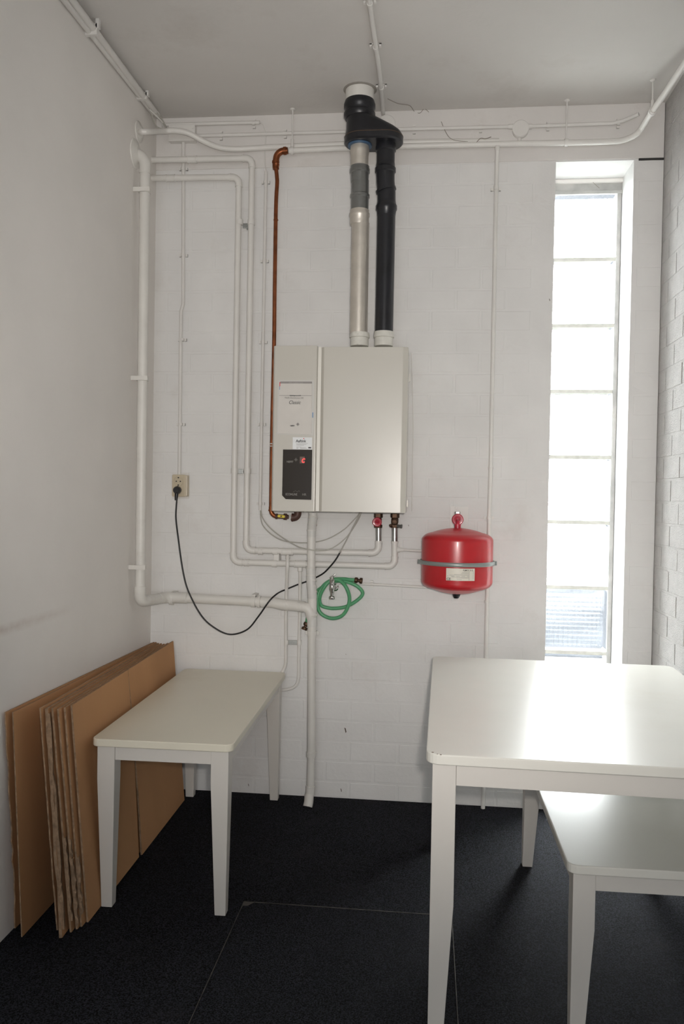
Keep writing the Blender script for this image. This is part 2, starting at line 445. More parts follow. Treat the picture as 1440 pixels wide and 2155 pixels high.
# right wall: bricks along y
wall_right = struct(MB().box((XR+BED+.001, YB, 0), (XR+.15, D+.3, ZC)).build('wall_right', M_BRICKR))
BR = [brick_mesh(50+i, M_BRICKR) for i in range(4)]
allr = []
for k in range(34):
    zt = min(ZC, 0.0748+ROW*k); zb = max(0.0, 0.0748+ROW*(k-1))
    if zt-zb < .03: continue
    y = D if k % 2 else D-.109
    if k % 2 == 0: allr.append((D-.109, D, zb, zt))
    while y > -0.2:
        allr.append((y-PITCHX, y, zb, zt)); y -= PITCHX
allr.sort(key=lambda s: -s[1])
robjs = []
for i, (p, q, zb, zt) in enumerate(allr):
    o = bpy.data.objects.new('brick', BR[i % 4])
    o.rotation_euler = (0, random.uniform(-.003, .003), -PI/2)
    o.scale = ((q-p-.009)/.209, 1.0, (zt-zb-.009)/.083)
    o.location = (XR+random.uniform(-.0006, .0006), (p+q)/2, (zb+zt)/2)
    robjs.append(o)
for o in robjs[:190]: COL.objects.link(o); o.parent = wall_right
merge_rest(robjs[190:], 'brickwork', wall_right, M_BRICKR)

# concrete ring beam over the bricks
bz = 2.8348
struct(MB().box((XL, D-.003, bz), (XR-.001, D+.03, ZC)).build('trim_1', M_BEAM, bev=.002))
MB().box((WX1+.02, D-.006, 2.826), (XR-.001, D+.01, 2.8335)).build('shadow_joint', M_GAPSHADE, wall_back)  # dark strip whose colour stands for the shade in the gap under the beam

# ------------------------------------------------------------------ window of glass blocks
win = bpy.data.objects.new('window_1', None); COL.objects.link(win); win.location = (0.69, GY, WZ0); struct(win)
fr = MB()
fr.box((WX0-.02, GY-.004, 2.777), (WX1+.03, GY+.07, 2.83))
fr.build('frame_head', M_WFRAME, win, bev=.002)
fr = MB(); fr.box((WX0-.02, GY-.012, 2.762), (WX1+.03, GY+.06, 2.7775)); fr.build('frame_rail', M_WFRAME, win, bev=.002)
fr = MB(); fr.box((.835, GY-.006, WZ0), (.8545, GY+.07, 2.777)); fr.build('frame_stile', M_WFRAME, win, bev=.002)
fr = MB(); fr.box((WX0-.02, GY-.006, WZ0), (.541, GY+.07, 2.777)); fr.build('frame_stile', M_WFRAME, win, bev=.002)
# reveal head plate
MB().box((WX0-.02, GY-.02, 2.812), (WX1+.02, GY-.002, 2.828)).build('head_bead', M_PLASTER, win, bev=.002)
JZ = [2.762, 2.468, 2.166, 1.8645, 1.563, 1.2615, .960, .6585, .357, .075]
def glass_block(x0, x1, z0, z1):
    """square block with rounded corners, a rim and flutes pressed in the inner face"""
    b = MB(); ya = GY; yb = GY+.07
    def rr(x0, x1, z0, z1, r, n=4):
        out = []
        for (cx, cz, a0) in ((x1-r, z1-r, 0), (x0+r, z1-r, 90), (x0+r, z0+r, 180), (x1-r, z0+r, 270)):
            for i in range(n+1):
                a = math.radians(a0+90*i/n); out.append((cx+r*math.cos(a), cz+r*math.sin(a)))
        return out
    o1 = rr(x0, x1, z0, z1, .012); i1 = rr(x0+.018, x1-.018, z0+.018, z1-.018, .008); n = len(o1)
    v = [(x, ya, z) for x, z in o1]+[(x, ya, z) for x, z in i1]+[(x, yb, z) for x, z in o1]
    f = []
    for i in range(n):
        j = (i+1) % n
        f.append([i, j, n+j, n+i]); f.append([i, 2*n+i, 2*n+j, j])
    f.append([2*n+i for i in range(n)])
    b.add(v, f)
    # fluted field
    X0, X1, Z0, Z1 = x0+.018, x1-.018, z0+.018, z1-.018
    nf = 60
    xs = [X0+(X1-X0)*i/nf for i in range(nf+1)]
    fl = []
    for x in xs:
        y = ya+.004+.0035*math.cos((x-X0)/(X1-X0)*2*PI*12)
        fl.append((x, y, Z0)); fl.append((x, y, Z1))
    b.add(fl, [[2*i, 2*i+2, 2*i+3, 2*i+1] for i in range(nf)], True)
    # horizontal flutes on the inner side of the outer plate
    zl = []
    for i in range(nf+1):
        z = Z0+(Z1-Z0)*i/nf; y = yb-.008+.0007*math.cos((z-Z0)/(Z1-Z0)*2*PI*12)
        zl.append((X0, y, z)); zl.append((X1, y, z))
    b.add(zl, [[2*i, 2*i+1, 2*i+3, 2*i+2] for i in range(nf)], True)
    return b
for a, b_ in zip(JZ[1:], JZ[:-1]):
    glass_block(.5435, .8335, a+.0085, b_-(.0085 if b_ < 2.76 else .001)).build('glass_block', M_GLASS, win)
for z in JZ[1:-1]:
    MB().box((.541, GY-.003, z-.0085), (.836, GY+.068, z+.0085)).build('glazing_joint', M_JOINT, win, bev=.001)
MB().box((WX0-.03, GY-.005, WZ0-.02), (WX1+.03, GY+.075, WZ0+.004)).build('window_sill', M_WFRAME, win)

# outside ground
struct(MB().box((-30, D+.33, -.35), (40, 70, -.25)).build('ground', M_OUT))
struct(MB().box((-30, 8.5, -.2501), (40, 19.0, -.235)).build('road', mat('blue grey asphalt', (0.0150, 0.0158, 0.0172), 0.95, spec=0.0, var=0.4, vscale=1.2)))

# ------------------------------------------------------------------ floor hatch let into the carpet
hx0, hx1, hy0, hy1 = -.585, .106, 1.55, 2.658
ht = thing('floor_hatch', ((hx0+hx1)/2, (hy0+hy1)/2, 0), 'carpeted floor hatch outlined by a thin metal strip in front of the tables', 'hatch')
MB().box((hx0+.003, hy0+.003, -.002), (hx1-.003, hy1-.003, .0022)).build('hatch_panel', M_CARPET, ht)
for lo, hi in (((hx0-.001, hy0, 0), (hx0+.0015, hy1, .0032)), ((hx1-.0015, hy0, 0), (hx1+.001, hy1, .0032)),
               ((hx0, hy1-.0012, 0), (hx1, hy1+.0012, .0032)), ((hx0, hy0-.001, 0), (hx1, hy0+.001, .0032))):
    MB().box(lo, hi).build('edge_strip', M_STRIP, ht)
MB().prism([(hx0+.002, hy1-.002, .0022), (hx0+.002, hy1-.03, .0022), (hx0+.018, hy1-.027, .0022), (hx0+.034, hy1-.004, .0022), (hx0+.034, hy1-.002, .0022)][::-1], (0, 0, .0008)).build('corner_finger_plate', mat('dull plate', (.05, .045, .04), .5), ht)

# ================================================================== THE TABLES
def rrect(x0, x1, y0, y1, r, n=6):
    out = []
    for (cx, cy, a0) in ((x1-r, y1-r, 0), (x0+r, y1-r, 90), (x0+r, y0+r, 180), (x1-r, y0+r, 270)):
        for i in range(n+1):
            a = math.radians(a0+90*i/n); out.append((cx+r*math.cos(a), cy+r*math.sin(a)))
    return out
def table(name, label, cat, cx, cy, w, l, h, rot, tt, ap, kink, r, lt=.058, lb=.036, inset=.016, ot=.0, top=None):
    T = thing(name, (cx, cy, 0), label, cat); T.rotation_euler.z = rot
    M = Matrix.Translation((cx, cy, 0)) @ Matrix.Rotation(rot, 4, 'Z')
    b = MB(); b.prism([(x, y, h-tt) for x, y in rrect(-w/2, w/2, -l/2, l/2, r)], (0, 0, tt), M)
    b.build('tabletop', top or M_TABLE, T, bev=.0035, seg=3)
    ix, iy = w/2-inset, l/2-inset; zt = h-tt-.0003
    for sx in (-1, 1):
        for sy in (-1, 1):
            b = MB(); rings = []
            for z, t in ((zt, lt), (kink, lt), (0.0005, lb)):
                o_ = (ot if sx < 0 else ot*.3) if z < .01 else 0
                x0, y0 = sx*(ix-o_), sy*(iy-o_)
                rings.append([(x0, y0, z), (x0-sx*t, y0, z), (x0-sx*t, y0-sy*t, z), (x0, y0-sy*t, z)])
            v = [M @ Vector(q) for rg in rings for q in rg]
            f = [(0, 1, 2, 3), (8, 9, 10, 11)]+[(k*4+i, k*4+(i+1) % 4, k*4+4+(i+1) % 4, k*4+4+i) for k in range(2) for i in range(4)]
            b.add(v, f).build('leg', M_TLEG, T, bev=.002)
    e = .004; th = .02
    for sy in (-1, 1):
        ya = sy*(iy-e); yb = ya-sy*th
        MB().box((-ix+lt+.0005, min(ya, yb), zt-ap), (ix-lt-.0005, max(ya, yb), zt), M).build('apron', M_TLEG, T, bev=.001)
    for sx in (-1, 1):
        xa = sx*(ix-e); xb = xa-sx*th
        MB().box((min(xa, xb), -iy+lt+.0005, zt-ap), (max(xa, xb), iy-lt-.0005, zt), M).build('apron', M_TLEG, T, bev=.001)
    return T
LT = table('side_table', 'low cream-white table beside the leaning cardboard sheets', 'table', -.8455, 3.077, .468, 1.082, .565, .014, .025, .047, .43, .026, ot=.0135, top=mat('yellowed lacquer', (0.71, 0.675, 0.565), 0.32, spec=0.5, var=0.02, vscale=4, stain=(0.42, 0.37, 0.24), stain_amt=0.3, stain_scale=2.0))
RT = table('dining_table', 'large white table with glossy top under the glass block window', 'table', .474, 2.603, .905, 1.235, .74, -.02, .026, .055, .36, .035, lt=.058, lb=.037)
BT = table('bench_table', 'lower white table standing underneath the large glossy table', 'table', .5985, 2.595, .465, 1.03, .45, .008, .023, .047, .28, .028, lt=.056, lb=.036)
# chipped paint on the near corner of the big table
for (u, v, s) in ((911, 1584, 1.0), (928, 1589, .8), (921, 1587.5, .6)):
    p = PZ(u, v, .7401)
    MB().lathe([(0, .0035*s), (.0004, .003*s)], p+Vector((0, .003, -.0002)), (0, 0, 1), 7).build('paint_chip', M_CHIP, RT)

# ================================================================== CARDBOARD
def sheet(label, tn, tf, bf, bn, th, seed, torn=0.0, fold=None, strips=0):
    """leaning sheet: top near, top far, bottom far, bottom near corners (front face), th thick towards the wall"""
    rnd = random.Random(seed); tn, tf, bf, bn = map(Vector, (tn, tf, bf, bn))
    T = thing('cardboard_sheet', (bn+bf)/2, label, 'cardboard', 'flattened cardboard sheets against the left wall')
    nrm = (tf-tn).cross(bn-tn).normalized()
    if nrm.x < 0: nrm = -nrm
    nv = 22
    def board(k0t, k0b, k1t, k1b, lift):
        nu = 10; front = []
        for j in range(nv+1):
            t = j/nv
            a = tn.lerp(bn, t); b = tf.lerp(bf, t)
            s0 = k0t+(k0b-k0t)*t; s1 = k1t+(k1b-k1t)*t
            jag = (rnd.random()-.3)*torn*(.3+t)
            for i in range(nu+1):
                s = s0+(s1-s0)*i/nu; p = a.lerp(b, s)
                if i == 0 and k0t == 0: p = p+(b-a).normalized()*(-jag*.6)
                bow = math.sin(s*PI)*math.sin(t*PI)*.004*(rnd.random()*.2+.9)
                front.append(p+nrm*(bow+lift*t))
        n = len(front); v = front+[p-nrm*th for p in front]
        W_ = nu+1; f = []
        for j in range(nv):
            for i in range(nu):
                q = [j*W_+i, j*W_+i+1, (j+1)*W_+i+1, (j+1)*W_+i]
                f.append(q); f.append([n+k for k in reversed(q)])
        MB().add(v, f, True).build('board', M_CARD, T)
        b = MB()
        def band(idx):
            vs_ = [v[k] for k in idx]+[v[n+k] for k in idx]; m_ = len(idx)
            b.add(vs_, [[k, k+1, m_+k+1, m_+k] for k in range(m_-1)])
        band([i for i in range(W_)]); band([nv*W_+i for i in range(W_)])
        band([j*W_ for j in range(nv+1)]); band([j*W_+nu for j in range(nv+1)])
        b.build('fluted_edge', M_CARDE, T)
    if fold is None: board(0, 0, 1, 1, 0)
    else:
        board(0, 0, fold-.001, fold-.010, 0); board(fold+.0015, fold+.006, 1, 1, .006)
    for k in range(strips):       # loose torn plies along the near edge
        whole = k == 0 and torn > .015
        t0 = .02 if whole else rnd.uniform(.58, .75); t1 = .97 if whole else rnd.uniform(.90, .99)
        pts = []
        for i in range(15):
            t = t0+(t1-t0)*i/14; pts.append(tn.lerp(bn, t)+Vector((rnd.uniform(-.002, .003)-th*.6*k/max(1, strips), -.004+rnd.uniform(-.004, .003), 0)))
        s_ = MB()
        vs_ = []
        for p in pts: vs_ += [p, p+Vector((.0035+rnd.uniform(0, .003), .004, 0)), p+Vector((.001, .02, 0))]
        s_.add(vs_, [[3*i, 3*i+1, 3*i+4, 3*i+3] for i in range(14)]+[[3*i+1, 3*i+2, 3*i+5, 3*i+4] for i in range(14)])
        s_.build('torn_ply', M_CARDE, T)
    return T
def S(label, u_t, v_t, xt, u_b, v_b, far_t, xft, far_b_y, xfb, th, seed, **kw):
    tn = PX(u_t, v_t, xt); bn = PZ(u_b, v_b, 0.004)
    tf = PX(*far_t, xft); bf = Vector((xfb, far_b_y, .004))
    return sheet(label, tn, tf, bf, bn, th, seed, **kw)
S('rearmost thin cardboard sheet, lying flat against the white wall', 12, 1499, XL+.012, 36, 1950, (324, 1351), XL+.010, 3.56, XL+.035, .004, 1, torn=.02)
S('dark wide cardboard sheet, second from the wall, with a gap before it', 28, 1499, XL+.024, 47, 1972, (329, 1349), XL+.019, 3.55, XL+.045, .004, 2)
S('narrow cardboard sheet with a straight edge behind the torn plies', 86, 1490, XL+.082, 122, 1958, (333, 1349), XL+.028, 3.50, XL+.062, .005, 3, torn=.008)
S('cardboard sheet with a long ragged torn near edge', 101, 1491, XL+.097, 133, 1971, (338, 1351), XL+.040, 3.50, XL+.120, .010, 4, torn=.02, strips=2)
S('thin cardboard sheet between the torn sheet and the notched one', 112, 1490, XL+.110, 151, 1962, (343, 1352), XL+.053, 3.50, XL+.150, .006, 5, torn=.006, strips=1)
S('cardboard sheet with a frayed lower corner, second from the front', 124, 1492, XL+.126, 163, 1956, (349, 1353), XL+.067, 3.50, XL+.175, .006, 6, torn=.010, strips=3)
S('thin flattened sheet just behind the creased front cardboard', 138, 1489, XL+.138, 173, 1950, (356, 1352), XL+.085, 3.50, XL+.193, .006, 7, torn=.004, strips=1)
S('front cardboard sheet with a vertical crease, touching the low table', 152, 1484, XL+.153, 186, 1941, (365, 1349), XL+.118, 3.50, XL+.207, .006, 8, fold=.46)

# ================================================================== PIPES
OFF = .055
# --- two heating pipes (outer and inner)
r1 = .0135
def heat(label, pts, name='heating_pipe'):
    T = thing(name, pts[-1], label, 'pipe', 'white heating pipes feeding the boiler')
    return T
a0 = Vector((XL, 0, 0))
def at_left(u, v, off): p = P(u, v, off); return Vector((XL, p.y, p.z))
ptsA = [at_left(322, 337, OFF), P(531, 333, OFF), P(518, 1158, OFF), P(797, 1164, OFF), P(797, 1138, OFF)]
TA = thing('heating_pipe', ptsA[2], 'white heating pipe, outer of the pair, turning up into the red-handled valve', 'pipe', 'white heating pipes beside the boiler')
pipe_run(TA, ptsA, r1, M_PIPEW, .030)
ptsB = [at_left(322, 375, OFF), P(503, 373, OFF), P(491, 1183, OFF), P(831, 1192, OFF), P(831, 1139, OFF)]
TB = thing('heating_pipe', ptsB[2], 'white heating pipe, inner of the pair, turning up into the brown valve', 'pipe', 'white heating pipes beside the boiler')
pipe_run(TB, ptsB, r1, M_PIPEW, .030)
X_, Z_ = (1, 0, 0), (0, 0, 1)
coupling(TA, P(405, 336, OFF), X_, r1, .042, M_PIPEW); coupling(TB, P(359, 375, OFF), X_, r1, .042, M_PIPEW)
for T, u, v in ((TA, 529, 468), (TB, 504, 468), (TA, 521, 991), (TB, 494, 991)):
    c = P(u, v, OFF); MB().lathe([(-.011, r1*1.22), (.011, r1*1.22)], c, Z_, 20).build('pipe_clamp', M_PIPEW, T)
for (u, v) in ((516, 474), (506, 992)):
    c = P(u, v, OFF); c2 = MB().box(c-Vector((.011, -.004, .010)), c+Vector((.011, .012, .010))).box(c-Vector((.004, -.011, .004)), c+Vector((.004, OFF-.0005, .004)))
    c2.build('clamp_bracket', M_STEEL, TB, bev=.001)
coupling(TA, P(605, 1161, OFF), X_, r1*1.02, .052, M_PIPEW, 'tee'); coupling(TB, P(632, 1187, OFF), X_, r1*1.02, .052, M_PIPEW, 'tee')
coupling(TA, P(549, 1160, OFF), X_, r1, .02, M_PIPEW); coupling(TB, P(520, 1184, OFF), X_, r1, .02, M_PIPEW)
MB().lathe([(-.011, r1*1.22), (.011, r1*1.22)], P(580, 1160, OFF), X_, 20).build('pipe_clamp', M_PIPEW, TA)
MB().lathe([(-.011, r1*1.22), (.011, r1*1.22)], P(578, 1186, OFF), X_, 20).build('pipe_clamp', M_PIPEW, TB)
c = P(582, 1173, OFF); MB().box(c-Vector((.012, .004, .016)), c+Vector((.012, OFF-.0005, .016))).build('clamp_bracket', M_PIPEW, TA, bev=.001)
for T, u in ((TA, 797), (TB, 831)):
    MB().lathe([(-.004, r1*1.2), (.004, r1*1.2)], P(u, 1141, OFF), Z_, 20).build('coupling', M_PIPEW, T)
    a, b = P(u, 1140, OFF), P(u, 1108, OFF)
    o = MB().tube([a, b], r1*.98, 20).build('steel_tail', M_STEEL, T); o['label'] = 'bare shiny steel end of the pipe'
# boiler valves
def rad_valve(u, label, red):
    c = P(u, 1098, OFF)
    T = thing('radiator_valve', c, label, 'valve')
    up = Vector((0, 0, 1)); z0 = P(u, 1111, OFF); z1 = P(u, 1080.5, OFF)
    L = (z1-z0).length
    MB().lathe([(0, .017), (.004, .0185), (.014, .0185), (.016, .014)], z0, up, 6).build('hex_nut', M_BRASS, T)
    MB().lathe([(.014, .0125), (L*.4, .016), (L*.62, .016), (L*.75, .012)], z0, up, 18).build('valve_body', M_BRASS, T)
    MB().lathe([(L*.68, .015), (L*.72, .0195), (L-.0005, .0195)], z0, up, 6).build('hex_nut', M_BRASS, T)
    MB().lathe([(0, .009), (.03, .009)], c, (0, -1, 0), 14).build('stem', M_BRASS, T)
    if red:
        b = MB(); n = 30; prof = []
        c2 = c+Vector((-.002, -.028, 0))
        b.lathe([(0, .018), (.002, .0205), (.010, .0205), (.013, .017), (.0125, .009), (.010, .003)], c2, (0, -1, 0), 24)
        b.build('handwheel', M_VRED, T)
        MB().tube([c2+Vector((-.009, -.0135, 0)), c2+Vector((-.003, -.0145, .001)), c2+Vector((.003, -.0145, -.001)), c2+Vector((.009, -.0135, 0))], .0022, 8).build('grip_rib', M_VRED, T)
    else:
        MB().lathe([(0, .015), (.006, .015), (.008, .011), (.012, .010), (.013, .004)], c+Vector((0, -.02, 0)), (0, -1, 0), 20).build('cap', M_BRASS, T)
        MB().lathe([(0, .007), (.022, .007), (.023, .009), (.03, .009)], c+Vector((.004, -.008, -.017)), (1, -.2, -.1), 8).build('drain_stub', mat('grey stub', (.2, .2, .19), .4, metal=.7), T)
        MB().lathe([(0, .007), (.02, .007)], c+Vector((-.004, -.006, -.012)), (-1, -.3, -.4), 8).build('side_screw', M_BRASS, T)
    return T
rad_valve(796, 'brass valve with round red handwheel under the boiler', True)
rad_valve(831, 'dark brass valve without handwheel under the boiler', False)

# --- two thin drop pipes from the tees
r2 = .0062
TD = thing('drop_pipe', P(603, 1400, OFF), 'thin white pipe dropping from the outer heating pipe behind the low table', 'pipe', 'thin white pipes dropping from the heating pipes')
p = [P(606, 1170, .062), P(605.5, 1180, .080), P(605, 1196, .080), P(604, 1220, .050), P(603, 1245, .022), P(602, 1300, .020), P(602, 1380, .016), P(600, 1402, .0115), P(592, 1417, .0110), P(575, 1422, .0110)]
MB().tube(catmull(p, 6), r2*1.25, 12).build('pipe', M_PIPEW, TD)
MB().lathe([(0, .0115), (.012, .0115), (.016, r2*1.3)], P(606, 1169, OFF), (0, 0, -1), 16).build('socket_end', M_PIPEW, TD)
TE = thing('drop_pipe', P(628, 1440, OFF), 'thin white pipe curving left above the floor beside the thick drain', 'pipe', 'thin white pipes dropping from the heating pipes')
p = [P(632, 1200, OFF), P(632, 1215, .050), P(631.5, 1245, .022), P(631, 1300, .020), P(629, 1380, .020), P(628, 1428, .018), P(619, 1446, .016), P(598, 1452, .014), P(580, 1452, .012)]
MB().tube(catmull(p, 6), r2*1.2, 12).build('pipe', M_PIPEW, TE)
MB().lathe([(0, .0115), (.016, .0115), (.020, r2*1.3)], P(632, 1194, OFF), (0, 0, -1), 16).build('socket_end', M_PIPEW, TE)
for T, u in ((TD, 603), (TE, 630)):
    MB().lathe([(-.010, .0105), (.010, .0105)], P(u, 1352, .020), Z_, 14).build('pipe_clamp', M_PIPEW, T)
c = P(617, 1352, .014); MB().box(c-Vector((.019, .006, .009)), c+Vector((.019, .0135, .009))).build('clamp_bracket', M_STEEL, TD, bev=.001)

# --- thick vertical drain in the left corner with its run along the wall
rb = .0215
bx = XL+.043
def bp(u, v): q = PX(u, v, bx); return q
top = bp(309, 345); bot = bp(291, 1268)
by = (top.y+bot.y)/2
top = Vector((bx, by, top.z)); bot = Vector((bx, by, bot.z))
HO = .07
h0 = P(350, 1257, HO); h1 = P(560, 1267, HO); h2 = P(596, 1273, HO+.012); h3 = P(655, 1278, HO+.026)
TG = thing('drain_pipe', (bx, by, 0.9), 'thick white drain pipe dropping in the left corner and turning right along the wall', 'pipe')
MB().tube([top-Vector((0, 0, .04)), bot+Vector((0, 0, .06))], rb, 24).build('pipe', M_PVC, TG)
# top elbow into the wall
el = arc(Vector((XL, by, top.z+.035)), Vector((bx, by, top.z+.035)), Vector((bx, by, top.z-.1)), .05, 10)
MB().tube([Vector((XL+.001, by, top.z+.035))]+el+[Vector((bx, by, top.z-.05))], rb*1.1, 24).build('elbow', M_PVC, TG)
MB().lathe([(0, .062), (.004, .06), (.010, .045), (.018, .030)], Vector((XL, by, top.z+.035)), (1, 0, 0), 28).build('wall_rosette', M_PVC, TG)
MB().lathe([(0, rb*1.12), (.003, rb*1.18), (.03, rb*1.18), (.033, rb*1.08)], bot+Vector((0, 0, .035)), Z_, 24).build('socket_collar', M_PVC, TG)
e2 = [bot+Vector((0, 0, .05))]+arc(bot+Vector((0, 0, .1)), bot, h0, .035, 8)+[bot.lerp(h0, .75)]
MB().tube(e2, rb*1.12, 24).build('elbow', M_PVC, TG)
dirb = (h0-bot).normalized()
e3 = [bot.lerp(h0, .68)]+arc(bot, h0, h1, .05, 6)+[h0+Vector((.09, 0, 0))]
MB().tube(e3, rb*1.16, 24).build('elbow', M_PVC, TG)
MB().tube([h0+Vector((.02, 0, 0)), h1], rb, 24).build('pipe', M_PVC, TG)
MB().lathe([(0, rb*1.05), (.002, rb*1.2), (.012, rb*1.2), (.014, rb*1.05)], h0+Vector((.085, 0, 0)), (1, 0, 0), 24).build('coupling', M_PVC, TG)
MB().tube([h1-Vector((.02, 0, 0)), h1+Vector((.03, 0, 0)), h2, h2+Vector((.05, 0, -.001)), h3+Vector((-.03, 0, 0))], rb*1.14, 24).build('offset_bend', M_PVC, TG)
MB().lathe([(-.006, rb*1.24), (.006, rb*1.24)], h1-Vector((.03, 0, 0)), (1, 0, -.02), 24).build('coupling', M_PVC, TG)
MB().lathe([(-.003, rb*1.2), (.003, rb*1.2)], h2+Vector((.01, 0, 0)), (1, 0, -.05), 24).build('coupling', M_PVC, TG)
for u, v in ((362, 1261), (534, 1266)):
    c = P(u, v, HO)
    b = MB().lathe([(-.009, rb*1.2), (.009, rb*1.2)], c, X_, 24)
    b.box(c+Vector((-.009, -.004, rb)), c+Vector((.009, HO-.0005, rb+.01)))
    b.build('pipe_clamp', M_PVC, TG)
for v in (397, 797, 1192):
    z = bp(300, v).z; c = Vector((bx, by, z))
    b = MB().lathe([(-.009, rb*1.2), (.009, rb*1.2)], c, Z_, 24)
    b.box(Vector((XL+.0005, by-.026, z-.009)), Vector((bx, by-.022, z+.009)))
    b.box(Vector((bx, by-.026, z-.009)), Vector((bx+.030, by-.022, z+.009)))
    b.build('pipe_clamp', M_PVC, TG)

# --- main vertical drain under the boiler
VO = .096
rv = .0185
TV = thing('drain_pipe', P(652, 1690, VO), 'thick white vertical drain pipe from boiler down to the carpet', 'pipe')
va = P(656, 1118, VO); vb = P(655, 1225, VO)
MB().tube([P(659, 1079, VO+.03), P(659, 1090, VO+.03), P(657.5, 1102, VO+.012), P(656, 1116, VO), P(656, 1130, VO)], rv*1.05, 22).build('elbow', M_PVCG, TV)
for u, v in ((659, 1090), (657.5, 1104), (656, 1116)):
    MB().lathe([(-.0025, rv*1.16), (.0025, rv*1.16)], P(u, v, VO+(.03 if v < 1095 else .012 if v < 1110 else 0)), (0, .35 if v < 1112 else 0, 1), 22).build('coupling', M_PVC, TV)
MB().tube([va, P(655, 1198, VO)], rv, 22).build('pipe', M_PVC, TV)
MB().tube([P(655, 1195, VO), P(655, 1222, VO), P(656.5, 1240, VO+.004), P(657.5, 1258, VO)], rv*1.13, 22).build('expansion_socket', M_PVCG, TV)
for (u, v) in ((655, 1197), (655, 1212), (656, 1222), (657, 1234), (657.5, 1245)):
    MB().lathe([(-.0022, rv*1.2), (.0022, rv*1.2)], P(u, v, VO), (0, .25, 1), 22).build('coupling', M_PVC, TV)
MB().tube([P(657.5, 1240, VO), P(657.5, 1300, VO)], rv*1.08, 22).build('pipe', M_PVC, TV)
# branch elbow
hb = P(657, 1278, VO)
MB().tube([P(628, 1277, VO)]+arc(P(620, 1277, VO), P(652, 1278, VO+.008), P(657, 1330, VO), .028, 8)+[P(657, 1302, VO)], rb*1.06, 24).build('branch_elbow', M_PVC, TV)
MB().lathe([(-.003, rb*1.16), (.003, rb*1.16)], P(657, 1293, VO+.003), (.1, -.3, 1), 24).build('coupling', M_PVC, TV)
MB().tube([P(657, 1298, VO), P(657.5, 1318, VO)], rv*1.22, 22).build('socket_collar', M_PVCG, TV)
MB().tube([P(657, 1312, VO), P(656, 1420, VO), P(655, 1588, VO)], rv*1.0, 22).build('pipe', M_PVC, TV)
b = MB().lathe([(-.010, rv*1.2), (.010, rv*1.2)], P(657, 1332, VO), Z_, 22)
c = P(657, 1332, VO); b.box(c+Vector((-.03, -.003, -.008)), c+Vector((.03, .003, .008))); b.box(c+Vector((-.005, .018, -.008)), c+Vector((.005, VO-.0005, .008)))
b.build('pipe_clamp', M_PVC, TV)
b = MB().lathe([(-.011, rv*1.2), (.011, rv*1.2)], P(655, 1587, VO), Z_, 22)
c = P(655, 1587, VO); b.box(c+Vector((-.005, .015, -.008)), c+Vector((.005, VO-.0005, .008))); b.build('pipe_clamp', M_PVC, TV)
foot = P(653, 1668, VO)
MB().tube([P(655, 1588, VO), foot], rv*.95, 22).build('pipe', M_PVC, TV)
fe = Vector((foot.x-.006, foot.y-.03, .0005))
MB().tube([foot+Vector((0, 0, .03)), foot, foot+Vector((-.004, -.004, -.012)), fe+Vector((.003, .010, .018)), fe+Vector((0, 0, .0))], rv*1.12, 22).build('elbow', M_PVC, TV)

# --- gas pipe: copper elbow, white run along the beam to the right wall
GO = .052
TC = thing('gas_pipe', P(578, 700, .07), 'brown copper gas pipe rising left of the boiler and turning under the beam', 'pipe')
rc = .0088
cp = [P(606, 317, GO), P(592, 319, GO), P(583, 328, GO), P(580.5, 345, GO), P(581, 356, GO)]
MB().tube(catmull(cp, 8), .0145, 18).build('elbow', M_COPPER, TC)
MB().lathe([(-.006, .0175), (.006, .0175)], P(600, 317.5, GO), X_, 18).build('nut', M_COPPER, TC)
MB().lathe([(-.004, .0165), (.004, .0165)], P(580.5, 341, GO), Z_, 18).build('nut', M_COPPER, TC)
MB().lathe([(-.010, .010), (.012, .0155)], P(581, 352, GO), Z_, 18).build('reducer', M_COPPER, TC)
cq = [P(581, 352, GO), P(583, 372, GO), P(583.5, 385, GO), P(581.5, 420, GO+.004), P(580.5, 465, GO+.01), P(578.5, 600, GO+.03), P(577, 728, GO+.04), P(573, 900, GO+.04), P(570.5, 1066, GO+.04)]
MB().tube(catmull(cq, 8), rc, 14).build('pipe', M_COPPER, TC)
for (u, v, o_) in ((580.8, 463, .062), (572.3, 934, .092), (572.2, 939, .092)):
    MB().lathe([(-.0018, rc*1.22), (.0018, rc*1.22)], P(u, v, o_), Z_, 16).build('coupling', M_COPPER if v < 900 else M_COND, TC)
ce = arc(P(570.5, 1000, .092), P(570.5, 1087, .092), P(620, 1088, .092), .03, 8)
MB().tube([P(570.5, 1066, .092)]+ce, rc*1.12, 16).build('elbow', M_COPPER, TC)
MB().lathe([(-.003, rc*1.35), (.003, rc*1.35)], P(570.5, 1074, .092), Z_, 16).build('coupling', M_COPPER, TC)
TGV = thing('gas_valve', P(597, 1088, .092), 'gas valve with small yellow lever handle under the boiler', 'valve')
MB().lathe([(0, .009), (.002, .0125), (.010, .0125), (.013, .010), (.036, .010), (.039, .0145), (.052, .0145), (.054, .009), (.060, .009)], P(579.5, 1086.5, .092), (1, 0, -.03), 16).build('valve_body', M_BROWN, TGV)
c = P(592.5, 1086.5, .108); M = Matrix.Translation(c) @ Matrix.Rotation(.10, 4, 'Y')
b = MB(); b.prism([(x, 0, z) for x, z in rrect(-.0165, .0165, -.0058, .0058, .005)][::-1], (0, -.006, 0), M); b.build('lever_handle', M_YELLOW, TGV, bev=.001)
MB().lathe([(0, .004), (.009, .004)], c, (0, -1, 0), 8).build('stem', M_BROWN, TGV)
MB().lathe([(0, .0115), (.004, .0115)], P(612, 1088.5, .092), X_, 16).build('thread_seal', mat('thread tape', (.6, .58, .55), .7), TGV)
ge = arc(P(600, 1089, .092), P(627, 1089.5, .092), P(627, 1060, .092), .020, 8)
